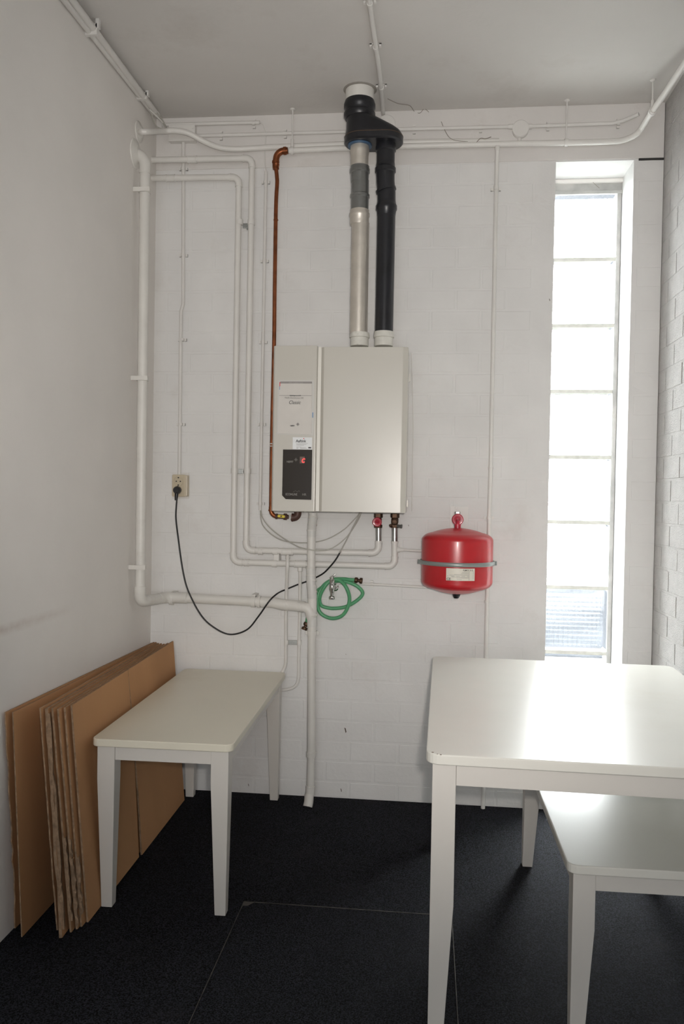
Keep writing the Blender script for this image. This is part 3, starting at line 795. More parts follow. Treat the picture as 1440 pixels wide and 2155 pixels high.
MB().tube([P(614, 1089, .092)]+ge+[P(627, 1077.5, .092)], .0165, 18).build('iron_elbow', M_BROWN, TGV)
MB().lathe([(-.003, .0185), (.003, .0185)], P(616, 1089, .092), X_, 18).build('coupling', M_BROWN, TGV)

TH = thing('supply_pipe', P(1000, 305, GO), 'straight white pipe under the beam, bending forward along the right wall', 'pipe', 'white pipes under the beam')
rg = .0122
gp = [P(608, 317, GO), P(720, 312, GO), P(845, 308, GO), P(1040, 303.5, GO), P(1190, 300.5, GO), P(1290, 297.5, GO), P(1318, 293, GO+.002), P(1340, 282, GO+.03), PX(1352, 268, .862), PX(1372, 236, .875), PX(1400, 196, .90)]
end = PX(1440, 135, .925)
dv = end-gp[-1]; gp += [end, end+dv*4]
MB().tube(catmull(gp, 6), rg, 16).build('pipe', M_PIPEW, TH)
MB().lathe([(-.004, rg*1.12), (.004, rg*1.12)], PX(1374, 233, .876), gp[9]-gp[8], 16).build('coupling', M_PIPEW, TH)
MB().lathe([(0, .0105), (.012, .0105), (.02, .0095)], P(1047, 307, GO), (0, 0, -1), 16).build('tee', M_PIPEW, TH)

TW = thing('wavy_pipe', P(440, 290, .09), 'white pipe from left wall rosette, dipping in a wave and running under the beam', 'pipe', 'white pipes under the beam')
wstart = PX(292, 278, XL); 
wp = [wstart, PX(305, 277.5, XL+.05), P(345, 276, .15), P(372, 275.5, .13), P(398, 281, .11), P(430, 298, .085), P(460, 310, .055), P(495, 314, .038), P(560, 310.5, .024), P(720, 303.5, .0165), P(850, 299.5, .0155), P(1050, 297, .010)]
MB().tube(catmull(wp, 8), .0122, 16).build('pipe', M_PIPEW, TW)
MB().lathe([(0, .046), (.004, .044), (.009, .030), (.02, .015)], wstart, (1, 0, 0), 26).build('wall_rosette', M_PVC, TW)

# small vertical pipe on the right
TR = thing('riser_pipe', P(1018, 1700, .03), 'slim white vertical pipe between the red vessel and the window', 'pipe')
ra = [P(1047, 315, GO), P(1046, 350, .035), P(1044.5, 400, .03), P(1033, 980, .03)]
MB().tube(ra, .0088, 14).build('pipe', M_PIPEW, TR)
MB().tube([P(1033, 980, .03), P(1027, 1200, .03), P(1022, 1420, .03), Vector((P(1017, 1690, .03).x, D-.03, .0008))], .0093, 14).build('pipe', M_PIPEW, TR)
coupling(TR, P(1033, 985, .03), Z_, .0093, .012, M_PIPEW); coupling(TR, P(1044.5, 400, .03), Z_, .0088, .012, M_PIPEW)
coupling(TR, P(1025, 1266, .03), Z_, .0093, .010, M_PIPEW)
for v in (395, 1090): saddle(TR, P(1044.5 if v < 500 else 1029.5, v, .03), Z_, .0088, M_PIPEW, .03)

# vessel feed pipes
TF = thing('vessel_pipe', P(860, 1158, OFF), 'thin white pipe running from brown valve pipe behind red vessel', 'pipe', 'thin white pipes behind the red vessel')
MB().tube([P(838, 1157, OFF), P(885, 1159.5, .03), P(925, 1160, .0125), P(952, 1160, .0125), P(962, 1150, .0125), P(962, 1112, .0125)], .0058, 12).build('pipe', M_PIPEW, TF)
MB().lathe([(0, .0135), (.018, .0085), (.03, .0065)], P(836, 1157, OFF), X_, 14).build('tee_branch', M_PIPEW, TF)
TK = thing('water_pipe', P(800, 1230, .03), 'thin white water pipe from the chrome tap toward the red vessel', 'pipe', 'thin white pipes behind the red vessel')
MB().tube([P(706, 1235, .0075), P(712, 1228, .0075), P(730, 1227, .0075), P(880, 1235, .0075), P(930, 1238, .0085), P(1000, 1241, .0125)], .0058, 12).build('pipe', M_PIPEW, TK)
saddle(TK, P(783, 1229, .0075), X_, .0058, M_PIPEW, .0075)

# ================================================================== CONDUITS, JUNCTION BOXES, CABLES
cr = .0078
def conduit(label, pts, clips, r=cr, off=.014, group='white electrical conduits', name='conduit', fr_=None, n=(0, 1, 0)):
    T = thing(name, pts[0], label, 'conduit', group)
    MB().tube(smooth_pipe(pts, fr_) if fr_ else pts, r, 12).build('tube', M_COND, T)
    for c, ax in clips: saddle(T, c, ax, r, M_COND, off, nrm=n)
    return T
CO = .014
conduit('white conduit along the beam from the rectangular box to the flue', [P(411, 286, CO), P(735, 277, CO)],
        [(P(465, 284.5, CO), X_), (P(600, 280.5, CO), X_)])
conduit('white conduit along the beam between the flue and round box', [P(826, 272.5, CO), P(1078, 266.5, CO)],
        [(P(872, 271, CO), X_), (P(1012, 268, CO), X_)])
conduit('white conduit along the beam from the round box to the right corner', [P(1112, 266, CO), P(1290, 259.5, CO), P(1312, 254, CO+.01), P(1345, 240, CO+.05)],
        [(P(1154, 264.5, CO), X_), (P(1302, 259, CO), X_)])
conduit('short white conduit above the rectangular box with an open right end', [P(350, 262.5, .018), P(547, 257.5, .018)], [(P(534, 259, .018), X_)], off=.018)
conduit('white conduit dropping from the rectangular box to the socket', [P(386, 298, CO), P(385.5, 640, CO), P(381, 655, CO), P(377.5, 1002, CO)],
        [(P(385.5, 355, CO), Z_), (P(385.5, 537, CO), Z_), (P(383, 715, CO), Z_), (P(380, 893, CO), Z_)])
TT = conduit('white conduit just left of the copper gas pipe', [P(560, 361, CO), P(547.5, 1074, CO)],
        [(P(559, 383, CO), Z_), (P(556.5, 549, CO), Z_), (P(553.5, 720, CO), Z_), (P(550.5, 893, CO), Z_), (P(548, 1060, CO), Z_)], r=.0072)
TCC = conduit('white conduit running along the ceiling above the flue', [P(808, 256, CO)]+[PZ(806.5, 243, ZC-CO)]+[PZ(805, 215, ZC-CO), PZ(799, 150, ZC-CO), PZ(790, 90, ZC-CO), PZ(777.5, 0, ZC-CO), PZ(764, -90, ZC-CO)], [], r=.009)
for u, v in ((778.5, 8), (790.5, 100), (803, 185)):
    saddle(TCC, PZ(u, v, ZC-CO), (0, 1, 0), .009, M_COND, CO, nrm=(0, 0, 1))
MB().lathe([(0, .009), (.01, .013), (.02, .014)], P(808, 246, CO), (0, 0, -1), 14).build('bush', M_COND, TCC)

def round_box(u, v, label, r=.034):
    T = thing('junction_box', P(u, v, 0), label, 'junction box')
    MB().lathe([(0, r), (.020, r)], P(u, v+2, 0)+Vector((0, -.0005, 0)), (0, -1, 0), 24).build('box_body', M_COND, T)
    MB().lathe([(0, r*1.06), (.004, r*1.06), (.006, r*.98)], P(u, v, 0)+Vector((0, -.0205, 0)), (0, -1, 0), 28).build('lid', M_COND, T)
    return T
JB = round_box(1095, 275, 'round white junction box on beam above the slim vertical pipe')
MB().tube([P(1094, 286, .01), P(1094, 299, .008)], .008, 10).build('spout', M_COND, JB)
for sx in (-1, 1): MB().lathe([(0, .0115), (.02, .0105)], P(1095+sx*15, 266.5, CO), (sx, 0, .03), 12).build('bush', M_COND, JB)
round_box(814, 266, 'round white junction box half hidden behind the black flue adaptor', .038)
RB = thing('junction_box', P(384, 281, 0), 'rectangular white junction box on the beam behind the wavy pipe', 'junction box')
a = P(356.5, 298, .03); b_ = P(411, 264.5, .03)
MB().box((a.x, D-.032, a.z), (b_.x, D-.0035, b_.z)).build('box_body', M_COND, RB, bev=.003)
MB().box((a.x-.002, D-.040, a.z-.002), (b_.x+.002, D-.0322, b_.z+.002)).build('lid', M_COND, RB, bev=.002)
for u, v in ((362, 293), (405, 293), (362, 269), (405, 269)):
    MB().lathe([(0, .004), (.0015, .004)], P(u, v, .0402), (0, -1, 0), 8).build('screw', M_COND, RB)

# thin loose wire from the short conduit into the vertical one
TWr = thing('loose_wire', P(557, 300, .01), 'thin white wire looping from short conduit into the vertical one', 'wire')
MB().tube(catmull([P(547, 257.5, .018), P(553, 262, .012), P(559, 285, .008), P(557, 320, .008), P(558, 345, .01), P(561, 363, .014)], 6), .0022, 8).build('wire', M_COND, TWr)
TWr2 = thing('loose_wire', P(868, 1000, .006), 'thin white wire hanging down the wall right of boiler', 'wire')
MB().tube(catmull([P(866, 742, .006), P(868, 800, .006), P(870, 900, .006), P(868, 1000, .006), P(867, 1076, .006)], 6), .0022, 8).build('wire', M_COND, TWr2)

# trunking at the top left
def trunk(label, u0, v0, u1, v1, X, r, clipv):
    a = PX(u0, v0, X); b = PX(u1, v1, X)
    d = (b-a).normalized()
    T = thing('ceiling_conduit', b, label, 'conduit', 'pair of conduits along the left edge of the ceiling')
    MB().tube([a-d*1.2, b], r, 14).build('tube', M_COND, T)
    return T, a, b
T1, a1, b1 = trunk('upper of two conduits along the ceiling edge at the left wall', 152, 0, 332, 243, XL+.030, .0125, ())
T2, a2, b2 = trunk('lower of two conduits along the ceiling edge at the left wall', 135, 0, 322, 238, XL+.014, .0105, ())
for u, v in ((203, 72), (306, 207)):
    t = (PX(u, v, XL+.030).y-a1.y)/(b1.y-a1.y); c = a1.lerp(b1, t); c2 = a2.lerp(b2, t)
    b = MB(); b.box(Vector((XL+.0005, c2.y-.008, c2.z-.013)), Vector((c.x+.015, c2.y+.008, c.z+.015)))
    b.box(Vector((c.x+.010, c2.y-.008, c.z)), Vector((c.x+.022, c2.y+.008, ZC-.0005)))
    b.build('pipe_clip', M_COND, T1)
TL = thing('loose_wires', b1, 'tangle of thin dusty wires in the upper left corner', 'wire')
rr_ = random.Random(3)
for k in range(6):
    s0 = PX(318+rr_.uniform(-4, 5), 228+rr_.uniform(-3, 4), XL+.025); e0 = P(346+rr_.uniform(-6, 12), 272+rr_.uniform(-6, 3), .02+rr_.random()*.02)
    md = s0.lerp(e0, .5)+Vector((rr_.uniform(-.01, .02), 0, rr_.uniform(-.03, .01)))
    MB().tube(catmull([s0, md, e0], 6), .0028, 7).build('wire', M_COND if k % 2 else M_GCABLE, TL)

# hanger rods from the ceiling
def hanger(label, u0, v0, u1, v1, off, slv, x=None):
    top = PZ(u0, v0, ZC-.0005); bot = PX(u1, v1, x) if x else P(u1, v1, off)
    top.x, top.y = bot.x, bot.y
    T = thing('hanger_rod', bot, label, 'pipe hanger', 'pipe hangers from the ceiling')
    MB().tube([top, bot], .0032, 8).build('rod', M_COND, T)
    MB().lathe([(0, .012), (.003, .011), (.006, .004)], top, (0, 0, -1), 14).build('ceiling_plate', M_COND, T)
    if slv: MB().tube([bot, bot+Vector((0, 0, slv))], .0065, 10).build('sleeve', M_COND, T)
    MB().lathe([(-.007, .0165), (.007, .0165)], bot-Vector((0, 0, .0)), X_ if not x else (0, 1, 0), 16).build('ring', M_COND, T)
hanger('thin white rod hanging left of flue above the copper elbow', 616, 220, 615, 317, GO, .05)
hanger('thin white rod hanging from ceiling above the window', 1192, 205, 1192, 300, GO, 0)
hanger('thin white rod hanging from ceiling near the right corner', 1375, 140, 1373, 235, 0, .045, .876)

# ================================================================== FLUE
FO = D-3.44
def fz(v): return P(757, v, FO).z
FX = P(757, 450, FO).x; FY = 3.44; F2 = P(811, 560, FO).x
TFl = thing('flue_pipe', (FX, FY, fz(728)), 'silver-grey metal flue pipe rising from the left of the boiler top', 'flue pipe')
def seg(T, name, x, prof, m, y=FY, n=32): return MB().lathe([(fz(v), r) for v, r in prof], (x, y, 0), Z_, n).build(name, m, T)
xa_, xb_ = P(757, 715, FO).x, P(757, 340, FO).x
o = seg(TFl, 'base_collar', xa_, [(729, .038), (712, .038), (711, .0425), (706, .0425), (704, .041), (701, .041)], mat('dirty cream collar', (.66, .65, .60), .5, var=.1, vscale=30, stain=(.12, .11, .09), stain_amt=.7, stain_scale=22)); o['label'] = 'dirty cream collar on the boiler top'
seg(TFl, 'flue_segment', (xa_+FX)/2, [(703, .0375), (470, .0375)], M_ALU)
seg(TFl, 'socket', FX, [(474, .0378), (468, .0400), (458, .0400), (456, .0425), (450, .0425), (448, .040), (443, .040)], M_ALU)
o = seg(TFl, 'bend', FX, [(446, .037), (425, .0375), (418, .0375), (416, .041), (411, .041), (409, .0375), (380, .0370)], M_ZINC); o['label'] = 'darker zinc bend of the flue'
seg(TFl, 'bend', (FX+xb_)/2, [(384, .037), (366, .0385), (364, .042), (357, .042), (355, .0395), (351, .0395)], M_ZINC)
seg(TFl, 'top_segment', xb_, [(353, .0375), (330, .0375), (322, .0395), (318, .0405), (314, .0395), (296, .038)], M_ALU)
seg(TFl, 'blue_seal', xb_, [(309, .050), (303, .052), (298, .052)], M_BLUE)
TBf = thing('air_duct', (F2, FY, fz(728)), 'matt black duct rising from the right of the boiler top', 'flue pipe')
xc, xd, xe = P(808, 715, FO).x, P(813.5, 440, FO).x, P(812, 330, FO).x
o = seg(TBf, 'base_collar', xc, [(729, .0385), (712, .0385), (711, .043), (706, .043), (704, .041), (699, .041)], MATS['dirty cream collar']); o['label'] = 'dirty cream collar on the boiler top'
b = MB(); b.tube([Vector((xc, FY, fz(702))), Vector((xd, FY, fz(444)))], .0385, 32); b.build('duct_segment', M_BLACK, TBf)
seg(TBf, 'socket', xd, [(456, .0388), (446, .041), (443, .0445), (435, .0445), (432, .041), (426, .039)], M_BLACK)
b = MB(); b.tube([Vector((xd, FY, fz(432))), Vector((xd-.001, FY, fz(408))), Vector((xe+.001, FY, fz(385))), Vector((xe, FY, fz(362)))], .0385, 32); b.build('bend', M_BLACK, TBf)
MB().lathe([(-.006, .0385), (-.005, .043), (.005, .043), (.006, .0385)], (xd-.003, FY, fz(402)), (-.25, 0, 1), 32).build('coupling', M_BLACK, TBf)
seg(TBf, 'socket', xe, [(378, .038), (366, .0395), (364, .0435), (356, .0435), (354, .040), (346, .039)], M_BLACK)
seg(TBf, 'top_segment', xe, [(350, .038), (322, .038), (320, .0425), (312, .0425), (309, .041), (296, .041)], M_BLACK)
# adaptor joining the two
TAd = thing('flue_adaptor', (FX, FY, fz(250)), 'black flue adaptor joining both pipes below the ceiling', 'flue adaptor')
xl = P(727, 290, FO).x; xr_ = P(845, 290, FO).x
rw = .072
cl, crr = xl+rw, xr_-rw+.004
def stad(c1, c2, r, z, n=40):
    out = []
    for i in range(n):
        a = 2*PI*i/n; cx = c2 if math.cos(a) > 0 else c1
        out.append(Vector((cx+r*math.cos(a), FY+r*math.sin(a), z)))
    return out
cx0 = P(757, 240, FO).x
rings = [stad(cx0, cx0, .0585, fz(236)), stad(cx0, cx0, .0585, fz(248)), stad(cl-.001, cl+.002, rw*.93, fz(254)),
         stad(cl, crr-.022, rw*.95, fz(274)), stad(cl, crr-.006, rw*.98, fz(281)), stad(cl, crr, rw, fz(287)), stad(cl, crr, rw, fz(291)),
         stad(cl, crr, rw*1.05, fz(292)), stad(cl, crr, rw*1.05, fz(303)), stad(cl, crr, rw*.97, fz(306))]
vv = [p for rg_ in rings for p in rg_]; n = 40
ff = [[k*n+i, k*n+(i+1) % n, (k+1)*n+(i+1) % n, (k+1)*n+i] for k in range(len(rings)-1) for i in range(n)]
ff = [list(reversed(f)) for f in ff]; ff += [[(len(rings)-1)*n+i for i in range(n-1, -1, -1)], list(range(n))]
bm_ = MB().add(vv, ff, True).build('adaptor_body', M_BLACK, TAd)
seg(TAd, 'top_collar', cx0, [(252, .060), (247, .0665), (240, .0665), (238, .062), (232, .062), (229, .0665), (221, .0665), (217, .0635), (214, .062)], M_BLACK)
sm_ = MB().tube([p+Vector((0, 0, 0)) for p in stad(cl, crr, rw*1.045, fz(291.3))]+[stad(cl, crr, rw*1.045, fz(291.3))[0]], .0014, 6, caps=False).build('mould_seam', mat('seam', (.10, .06, .035), .5), TAd)
TCo = thing('ceiling_sleeve', (cx0, FY, ZC-.05), 'white plastic sleeve through the ceiling above the black adaptor', 'flue pipe')
MB().lathe([(fz(222), .0600), (ZC-.0005, .0600)], (cx0, FY, 0), Z_, 36).build('sleeve', M_PVC, TCo)
MB().lathe([(fz(222)-.002, .0605), (fz(216), .0605)], (cx0, FY, 0), Z_, 36).build('seal_ring', mat('pale blue seal', (.35, .5, .62), .5), TCo)
MB().lathe([(ZC-.004, .066), (ZC-.0005, .070)], (cx0, FY, 0), Z_, 36).build('ceiling_ring', M_MORTARG, TCo)

# ================================================================== BOILER
BO = .36; BYF = D-BO
TBo = thing('boiler', P(715, 1078, .2), 'large cream wall-mounted gas boiler with a dark control panel', 'boiler')
pl = P(577.5, 728, BO); pr = P(858.5, 733, BO)
zt, zb = 1.972, 1.300
xL, xM1, xM2, xR = -.634, -.452, -.437, -.086
MB().box((xL+.012, BYF+.02, zb+.004), (xR-.004, D-.0005, zt-.004)).build('casing', M_BOILER, TBo, bev=.004)
def vpanel(x0, x1, z0, z1, yf, depth, ch0, ch1, name, m=M_BOILER):
    """door with chamfered vertical edges"""
    o_ = [(x0, yf+depth), (x0, yf+ch0[1]), (x0+ch0[0], yf), (x1-ch1[0], yf), (x1, yf+ch1[1]), (x1, yf+depth)]
    b = MB(); b.prism([(x, y, z0) for x, y in o_][::-1], (0, 0, z1-z0))
    return b.build(name, m, TBo, bev=.002)
LP = vpanel(xL, xM1, zb, zt, BYF, .25, (.007, .012), (.004, .006), 'left_door')
RP = vpanel(xM2, xR, zb+.001, zt-.006, BYF-.004, .22, (.012, .012), (.020, .012), 'right_door')
MB().box((xM1+.0005, BYF+.012, zb+.002), (xM2-.0005, BYF+.2, zt-.004)).build('gap_strip', M_BOILER2, TBo)
for z in (P(860, 790, .2).z, P(860, 1060, .2).z):
    MB().box((xR-.0035, D-.14, z-.016), (xR+.004, D-.12, z+.016)).build('side_latch', M_BOILER2, TBo, bev=.001)
# dark control panel
def bq(u, v, off=BO+.0005): return P(u, v, off)
pp = [bq(596, 946), bq(657.5, 946.5), bq(655.5, 1052), bq(601.5, 1050.5), bq(594, 1042.5)]
b = MB(); b.prism(pp[::-1], (0, -.0022, 0)); CPn = b.build('control_panel', M_PANEL, TBo, bev=.0005); CPn['label'] = 'dark brown control panel with red digit'
yt = BO+.003
def tx(s, size, m, u, v, parent, rotz=0.0, off=yt, **kw):
    q = P(u, v, off); return text(s, size, m, q, (PI/2, rotz, 0), parent, **kw)
tx('NEFIT', .0105, M_PANELTXT, 603.5, 973.5, CPn, bold=.0003)
tx('C', .024, M_LED, 634.5, 973.5, CPn, shear=.25, sx=.75, bold=.0006, name='display_digit')
q0, q1 = bq(631, 975, yt-.0004), bq(641.5, 961, yt-.0004)
MB().box((q0.x, q0.y-.0003, q0.z), (q1.x, q0.y, q1.z)).build('display_window', M_LEDBG, CPn)
def logo(u, v, s, m, parent, off):
    q = P(u, v, off); b = MB()
    for a in (0, PI/2):
        for k in range(3):
            r_ = s*(.35+.32*k)
            pts = [q+Vector((math.cos(t)*r_*(1 if a else .45), 0, math.sin(t)*r_*(.45 if a else 1))) for t in [i*2*PI/12 for i in range(13)]]
            b.tube(pts, s*.05, 4, caps=False)
    b.build('emblem', m, parent)
logo(623, 967.5, .0075, M_PANELTXT, CPn, yt)
tx('ECOMLINE', .0125, M_PANELTXT, 601, 1042.2, CPn, sx=.80, bold=.0002); tx('HR', .0135, M_PANELTXT, 636, 1043, CPn, sx=.95)
wv = [bq(617+i*1.2, 1034+math.sin(i*1.1)*1.4, yt) for i in range(13)]
MB().tube(wv, .0004, 5).build('wave_emblem', M_PANELTXT, CPn)
# company sticker
q0, q1 = bq(616, 945.5), bq(657, 920.5)
b = MB(); b.box((q0.x, q0.y-.0006, q0.z), (q1.x, q0.y+.0001, q1.z)); STK = b.build('company_sticker', M_STICK, TBo); STK['label'] = 'pale sticker with small printed lines'
tx('Aaftink', .0150, M_INK, 623, 930.5, STK, off=BO+.0015, sx=.95, bold=.0003)
MB().lathe([(0, .0022), (.0004, .0022)], P(639.5, 923, BO+.0013), (0, -1, 0), 10).build('red_dot', M_INKR, STK)
for (u0, u1, v) in ((623, 648, 932.8), (624, 645, 935.5), (624, 640, 937.2), (624, 634, 940.5), (624, 628, 942), (632, 644, 942), (624, 628, 943.6), (632, 646, 943.6)):
    q0, q1 = P(u0, v, BO+.0012), P(u1, v, BO+.0012)
    MB().box((q0.x, q0.y-.0002, q0.z-.0005), (q1.x, q0.y, q0.z+.0005)).build('print_line', M_INKG, STK)
q0, q1 = P(649, 943.5, BO+.0012), P(655, 941, BO+.0012)
MB().box((q0.x, q0.y-.0002, q0.z), (q1.x, q0.y, q1.z)).build('print_line', M_INK, STK)
# booklet taped on the left door
BK = thing('instruction_booklet', bq(620, 900), 'white instruction booklet in clear sleeve taped to boiler door', 'booklet')
pb = [bq(588.5, 804.5, BO+.001), bq(657, 804.5, BO+.001), bq(656, 915, BO+.001), bq(584.5, 912.5, BO+.001)]
b = MB(); b.prism(pb[::-1], (0, -.003, 0)); cover = b.build('cover', M_PAPER, BK, bev=.0005)
yk = BO+.0046
ps = [bq(585, 800, BO+.0003), bq(661.5, 800, BO+.0003), bq(660.5, 917, BO+.0003), bq(583, 914, BO+.0003)]
b = MB(); b.prism(ps[::-1], (0, -.0007, 0)); b.build('clear_sleeve', M_FOIL, BK)
def strip(pa, pb_, m, nm, off=yk):
    q0, q1 = P(*pa, off), P(*pb_, off)
    MB().box((min(q0.x, q1.x), q0.y-.0002, min(q0.z, q1.z)), (max(q0.x, q1.x), q0.y+.0005, max(q0.z, q1.z))).build(nm, m, BK)
strip((590, 807), (657, 803), mat('grey band', (.27, .25, .24), .5), 'title_band')
tx('Installation and maintenance instructions', .0036, M_PAPER, 608, 806, BK, off=yk+.0008)
strip((588.3, 813), (590, 804), M_INKR, 'colour_bar'); strip((588.0, 820), (589, 813), M_INKB, 'colour_bar')
strip((657.5, 879), (659.2, 868), M_INKB, 'colour_bar'); strip((588, 832.6), (656, 832.1), M_INKG, 'rule')
tx('Bedieningsvoorschrift', .0052, M_INK, 610, 833.3, BK, off=yk+.0004, bold=.0002)
tx('Nefit EcomLine HR', .0098, M_INKG, 599.5, 838.4, BK, off=yk+.0004, rotz=.015)
tx('Classic', .0200, M_INK, 607.5, 850, BK, off=yk+.0004, shear=.25, sx=.88, rotz=.01)
tx('NEFIT', .0070, M_INK, 611, 897.3, BK, off=yk+.0004, bold=.0003)
logo(627, 893, .0070, M_INKG, BK, yk+.0004)

# ================================================================== EXPANSION VESSEL
VY = .17
vc = P(962, 1183, VY)
TX = thing('expansion_vessel', P(962, 1250, VY), 'round red expansion vessel with a grey clamp ring on the wall', 'expansion vessel')
R = .1495
z_t = P(962, 1113, VY).z-vc.z+.004; z_b = P(962, 1250, VY).z-vc.z
prof = []
def dome(zc, zend, sgn, n=14):
    out = []
    for i in range(n+1):
        t = i/n
        # torispherical: knuckle then a shallow crown
        out.append(t)
    return out
kn = .060
hz_t = z_t-.052; hz_b = z_b+.054
def end(zk, ze, up):
    pts = []
    for i in range(9):           # knuckle
        a = PI/2*i/8*.82
        pts.append((zk+(kn*.56)*math.sin(a)*up, R-kn+kn*math.cos(a)))
    z1, rr1 = pts[-1]
    for i in range(1, 11):
        t = i/10; rr2 = rr1*(1-t); pts.append((z1+(ze-z1)*(1-(1-t)**2), rr2 if rr2 > .001 else .001))
    return pts
tp = end(hz_t, z_t, 1); bt = end(hz_b, z_b, -1)
prof = [(z, r) for z, r in reversed(bt)]+[(z, r) for z, r in tp]
MB().lathe(prof, vc, Z_, 64).build('tank', M_RED, TX)
MB().lathe([(-.0085, R-.001), (-.0085, R+.006), (-.004, R+.0095), (.004, R+.0095), (.0085, R+.006), (.0085, R-.001)], vc, Z_, 64, caps=False).build('clamp_ring', M_RING, TX)
for s_ in (-1, 1):
    MB().lathe([(-.0085, .001), (-.0085, .010), (.0085, .010), (.0085, .001)], vc+Vector((s_*(R+.006), -.01, 0)), Z_, 16).build('ring_lug', M_RING, TX)
MB().lathe([(z_b-.001-.017, .010), (z_b-.001-.012, .013), (z_b+.003, .0195)], vc, Z_, 20).build('valve_cap', M_BLKP, TX)
MB().lathe([(z_t-.003, .014), (z_t+.016, .014)], vc, Z_, 16).build('nipple', M_VRED, TX)
# bracket: flat plate on the wall holding the valve and vessel
q0, q1 = P(947, 1118, 0), P(986, 1066, 0)
MB().box((q0.x, D-.006, q0.z-.25), (q1.x, D-.0005, q1.z)).build('wall_bracket', M_COND, TX, bev=.001)
MB().box((vc.x-.02, vc.y+R-.004, vc.z-.02), (vc.x+.02, D-.006, vc.z+.02)).build('bracket_arm', M_COND, TX)
MB().lathe([(0, .0068), (.005, .0068), (.006, .005)], P(960.5, 1069, .0065), (0, -1, 0), 6).build('bolt', M_COND, TX)
# label plate wrapped on the tank
def wrap(u0, u1, v0, v1, rad, n=10, m=None, name='label', parent=None):
    """curved patch on the tank between image columns"""
    def ang(u, v):
        d = ray(u, v); a = d.x**2+d.y**2; b_ = 2*(-d.x*vc.x-d.y*vc.y); c_ = vc.x**2+vc.y**2-rad**2
        t = (-b_-math.sqrt(b_*b_-4*a*c_))/(2*a); p = C0+d*t
        return math.atan2(p.y-vc.y, p.x-vc.x), p.z
    a0, _ = ang(u0, v1); a1_, _ = ang(u1, v1); _, z0 = ang((u0+u1)/2, v1); _, zt_ = ang((u0+u1)/2, v0)
    vs_ = []
    for k in range(n+1):
        a = a0+(a1_-a0)*k/n
        vs_ += [(vc.x+rad*math.cos(a), vc.y+rad*math.sin(a), z0), (vc.x+rad*math.cos(a), vc.y+rad*math.sin(a), zt_)]
    return MB().add(vs_, [[2*i, 2*i+2, 2*i+3, 2*i+1] for i in range(n)], True).build(name, m, parent)
lab = wrap(939, 999, 1196.5, 1222.5, R+.0008, 12, mat('label stock', (.66, .63, .55), .45), 'rating_label', TX)
def curved_text(s, size, u, v, m, rotated=False, sx=1.0, bold=0.0):
    c = bpy.data.curves.new('lettering', 'FONT'); c.body = s; c.size = size; c.extrude = .0001; c.resolution_u = 2; c.offset = bold
    o = bpy.data.objects.new('lettering', c); me = bpy.data.meshes.new_from_object(o); bpy.data.objects.remove(o)
    rad = R+.0013; d = ray(u, v); a = d.x**2+d.y**2; b_ = 2*(-d.x*vc.x-d.y*vc.y); c_ = vc.x**2+vc.y**2-rad**2
    t = (-b_-math.sqrt(b_*b_-4*a*c_))/(2*a); p = C0+d*t; a0 = math.atan2(p.y-vc.y, p.x-vc.x)
    for vt in me.vertices:
        x, y, z = vt.co.x*sx, vt.co.y, vt.co.z
        if rotated: x, y = -y, x
        aa = a0+x/rad; rd = rad+z
        vt.co = (vc.x+rd*math.cos(aa), vc.y+rd*math.sin(aa), p.z+y)
    me.materials.clear(); me.materials.append(m); me.name = 'lettering'
    return link('lettering', me, lab)
curved_text('FLAMCO', .0085, 975, 1202, M_INK, sx=.7, bold=.0002); curved_text('R 12', .0085, 990, 1202, M_INK, sx=.75, bold=.0002)
curved_text('CE', .014, 940, 1220.5, M_INK, bold=.0002); curved_text('membrane vessel', .0046, 996.5, 1219, M_INKG, rotated=True)
for (u0, u1, v) in ((973, 987, 1204.6), (971, 987, 1206.7), (956, 987, 1208.7), (946, 987, 1210.7), (941, 987, 1212.6), (951, 987, 1214.6), (961, 987, 1216.6), (962, 972, 1219.6)):
    wrap(u0, u1, v, v+.6, R+.0011, 4, M_INKG, 'print_line', lab)
wrap(987.3, 987.9, 1198, 1221.5, R+.0011, 1, M_INKG, 'print_line', lab)
TXV = thing('shutoff_valve', P(963, 1093, .12), 'small valve with round red handwheel on top of the vessel', 'valve')
cx_ = P(963, 1093, .12)
MB().lathe([(0, .010), (D-cx_.y-.0065, .010)], cx_, (0, 1, 0), 14).build('valve_body', M_BRASS, TXV)
MB().tube([Vector((vc.x, vc.y, vc.z+z_t+.014)), Vector((vc.x, vc.y, cx_.z-.012)), cx_+Vector((0, 0, 0))], .009, 12).build('neck', M_VRED, TXV)
MB().lathe([(0, .020), (.003, .0245), (.012, .0245), (.015, .021), (.0145, .012), (.012, .004)], cx_+Vector((0, -.018, 0)), (0, -1, 0), 26).build('handwheel', M_VRED, TXV)
MB().lathe([(0, .004), (.02, .004)], cx_+Vector((0, 0, 0)), (0, -1, 0), 8).build('stem', M_BRASS, TXV)
MB().lathe([(.014, .0105), (.024, .0125), (.032, .0125), (.034, .008)], cx_, Z_, 6).build('hex_nut', M_CHROME, TXV)

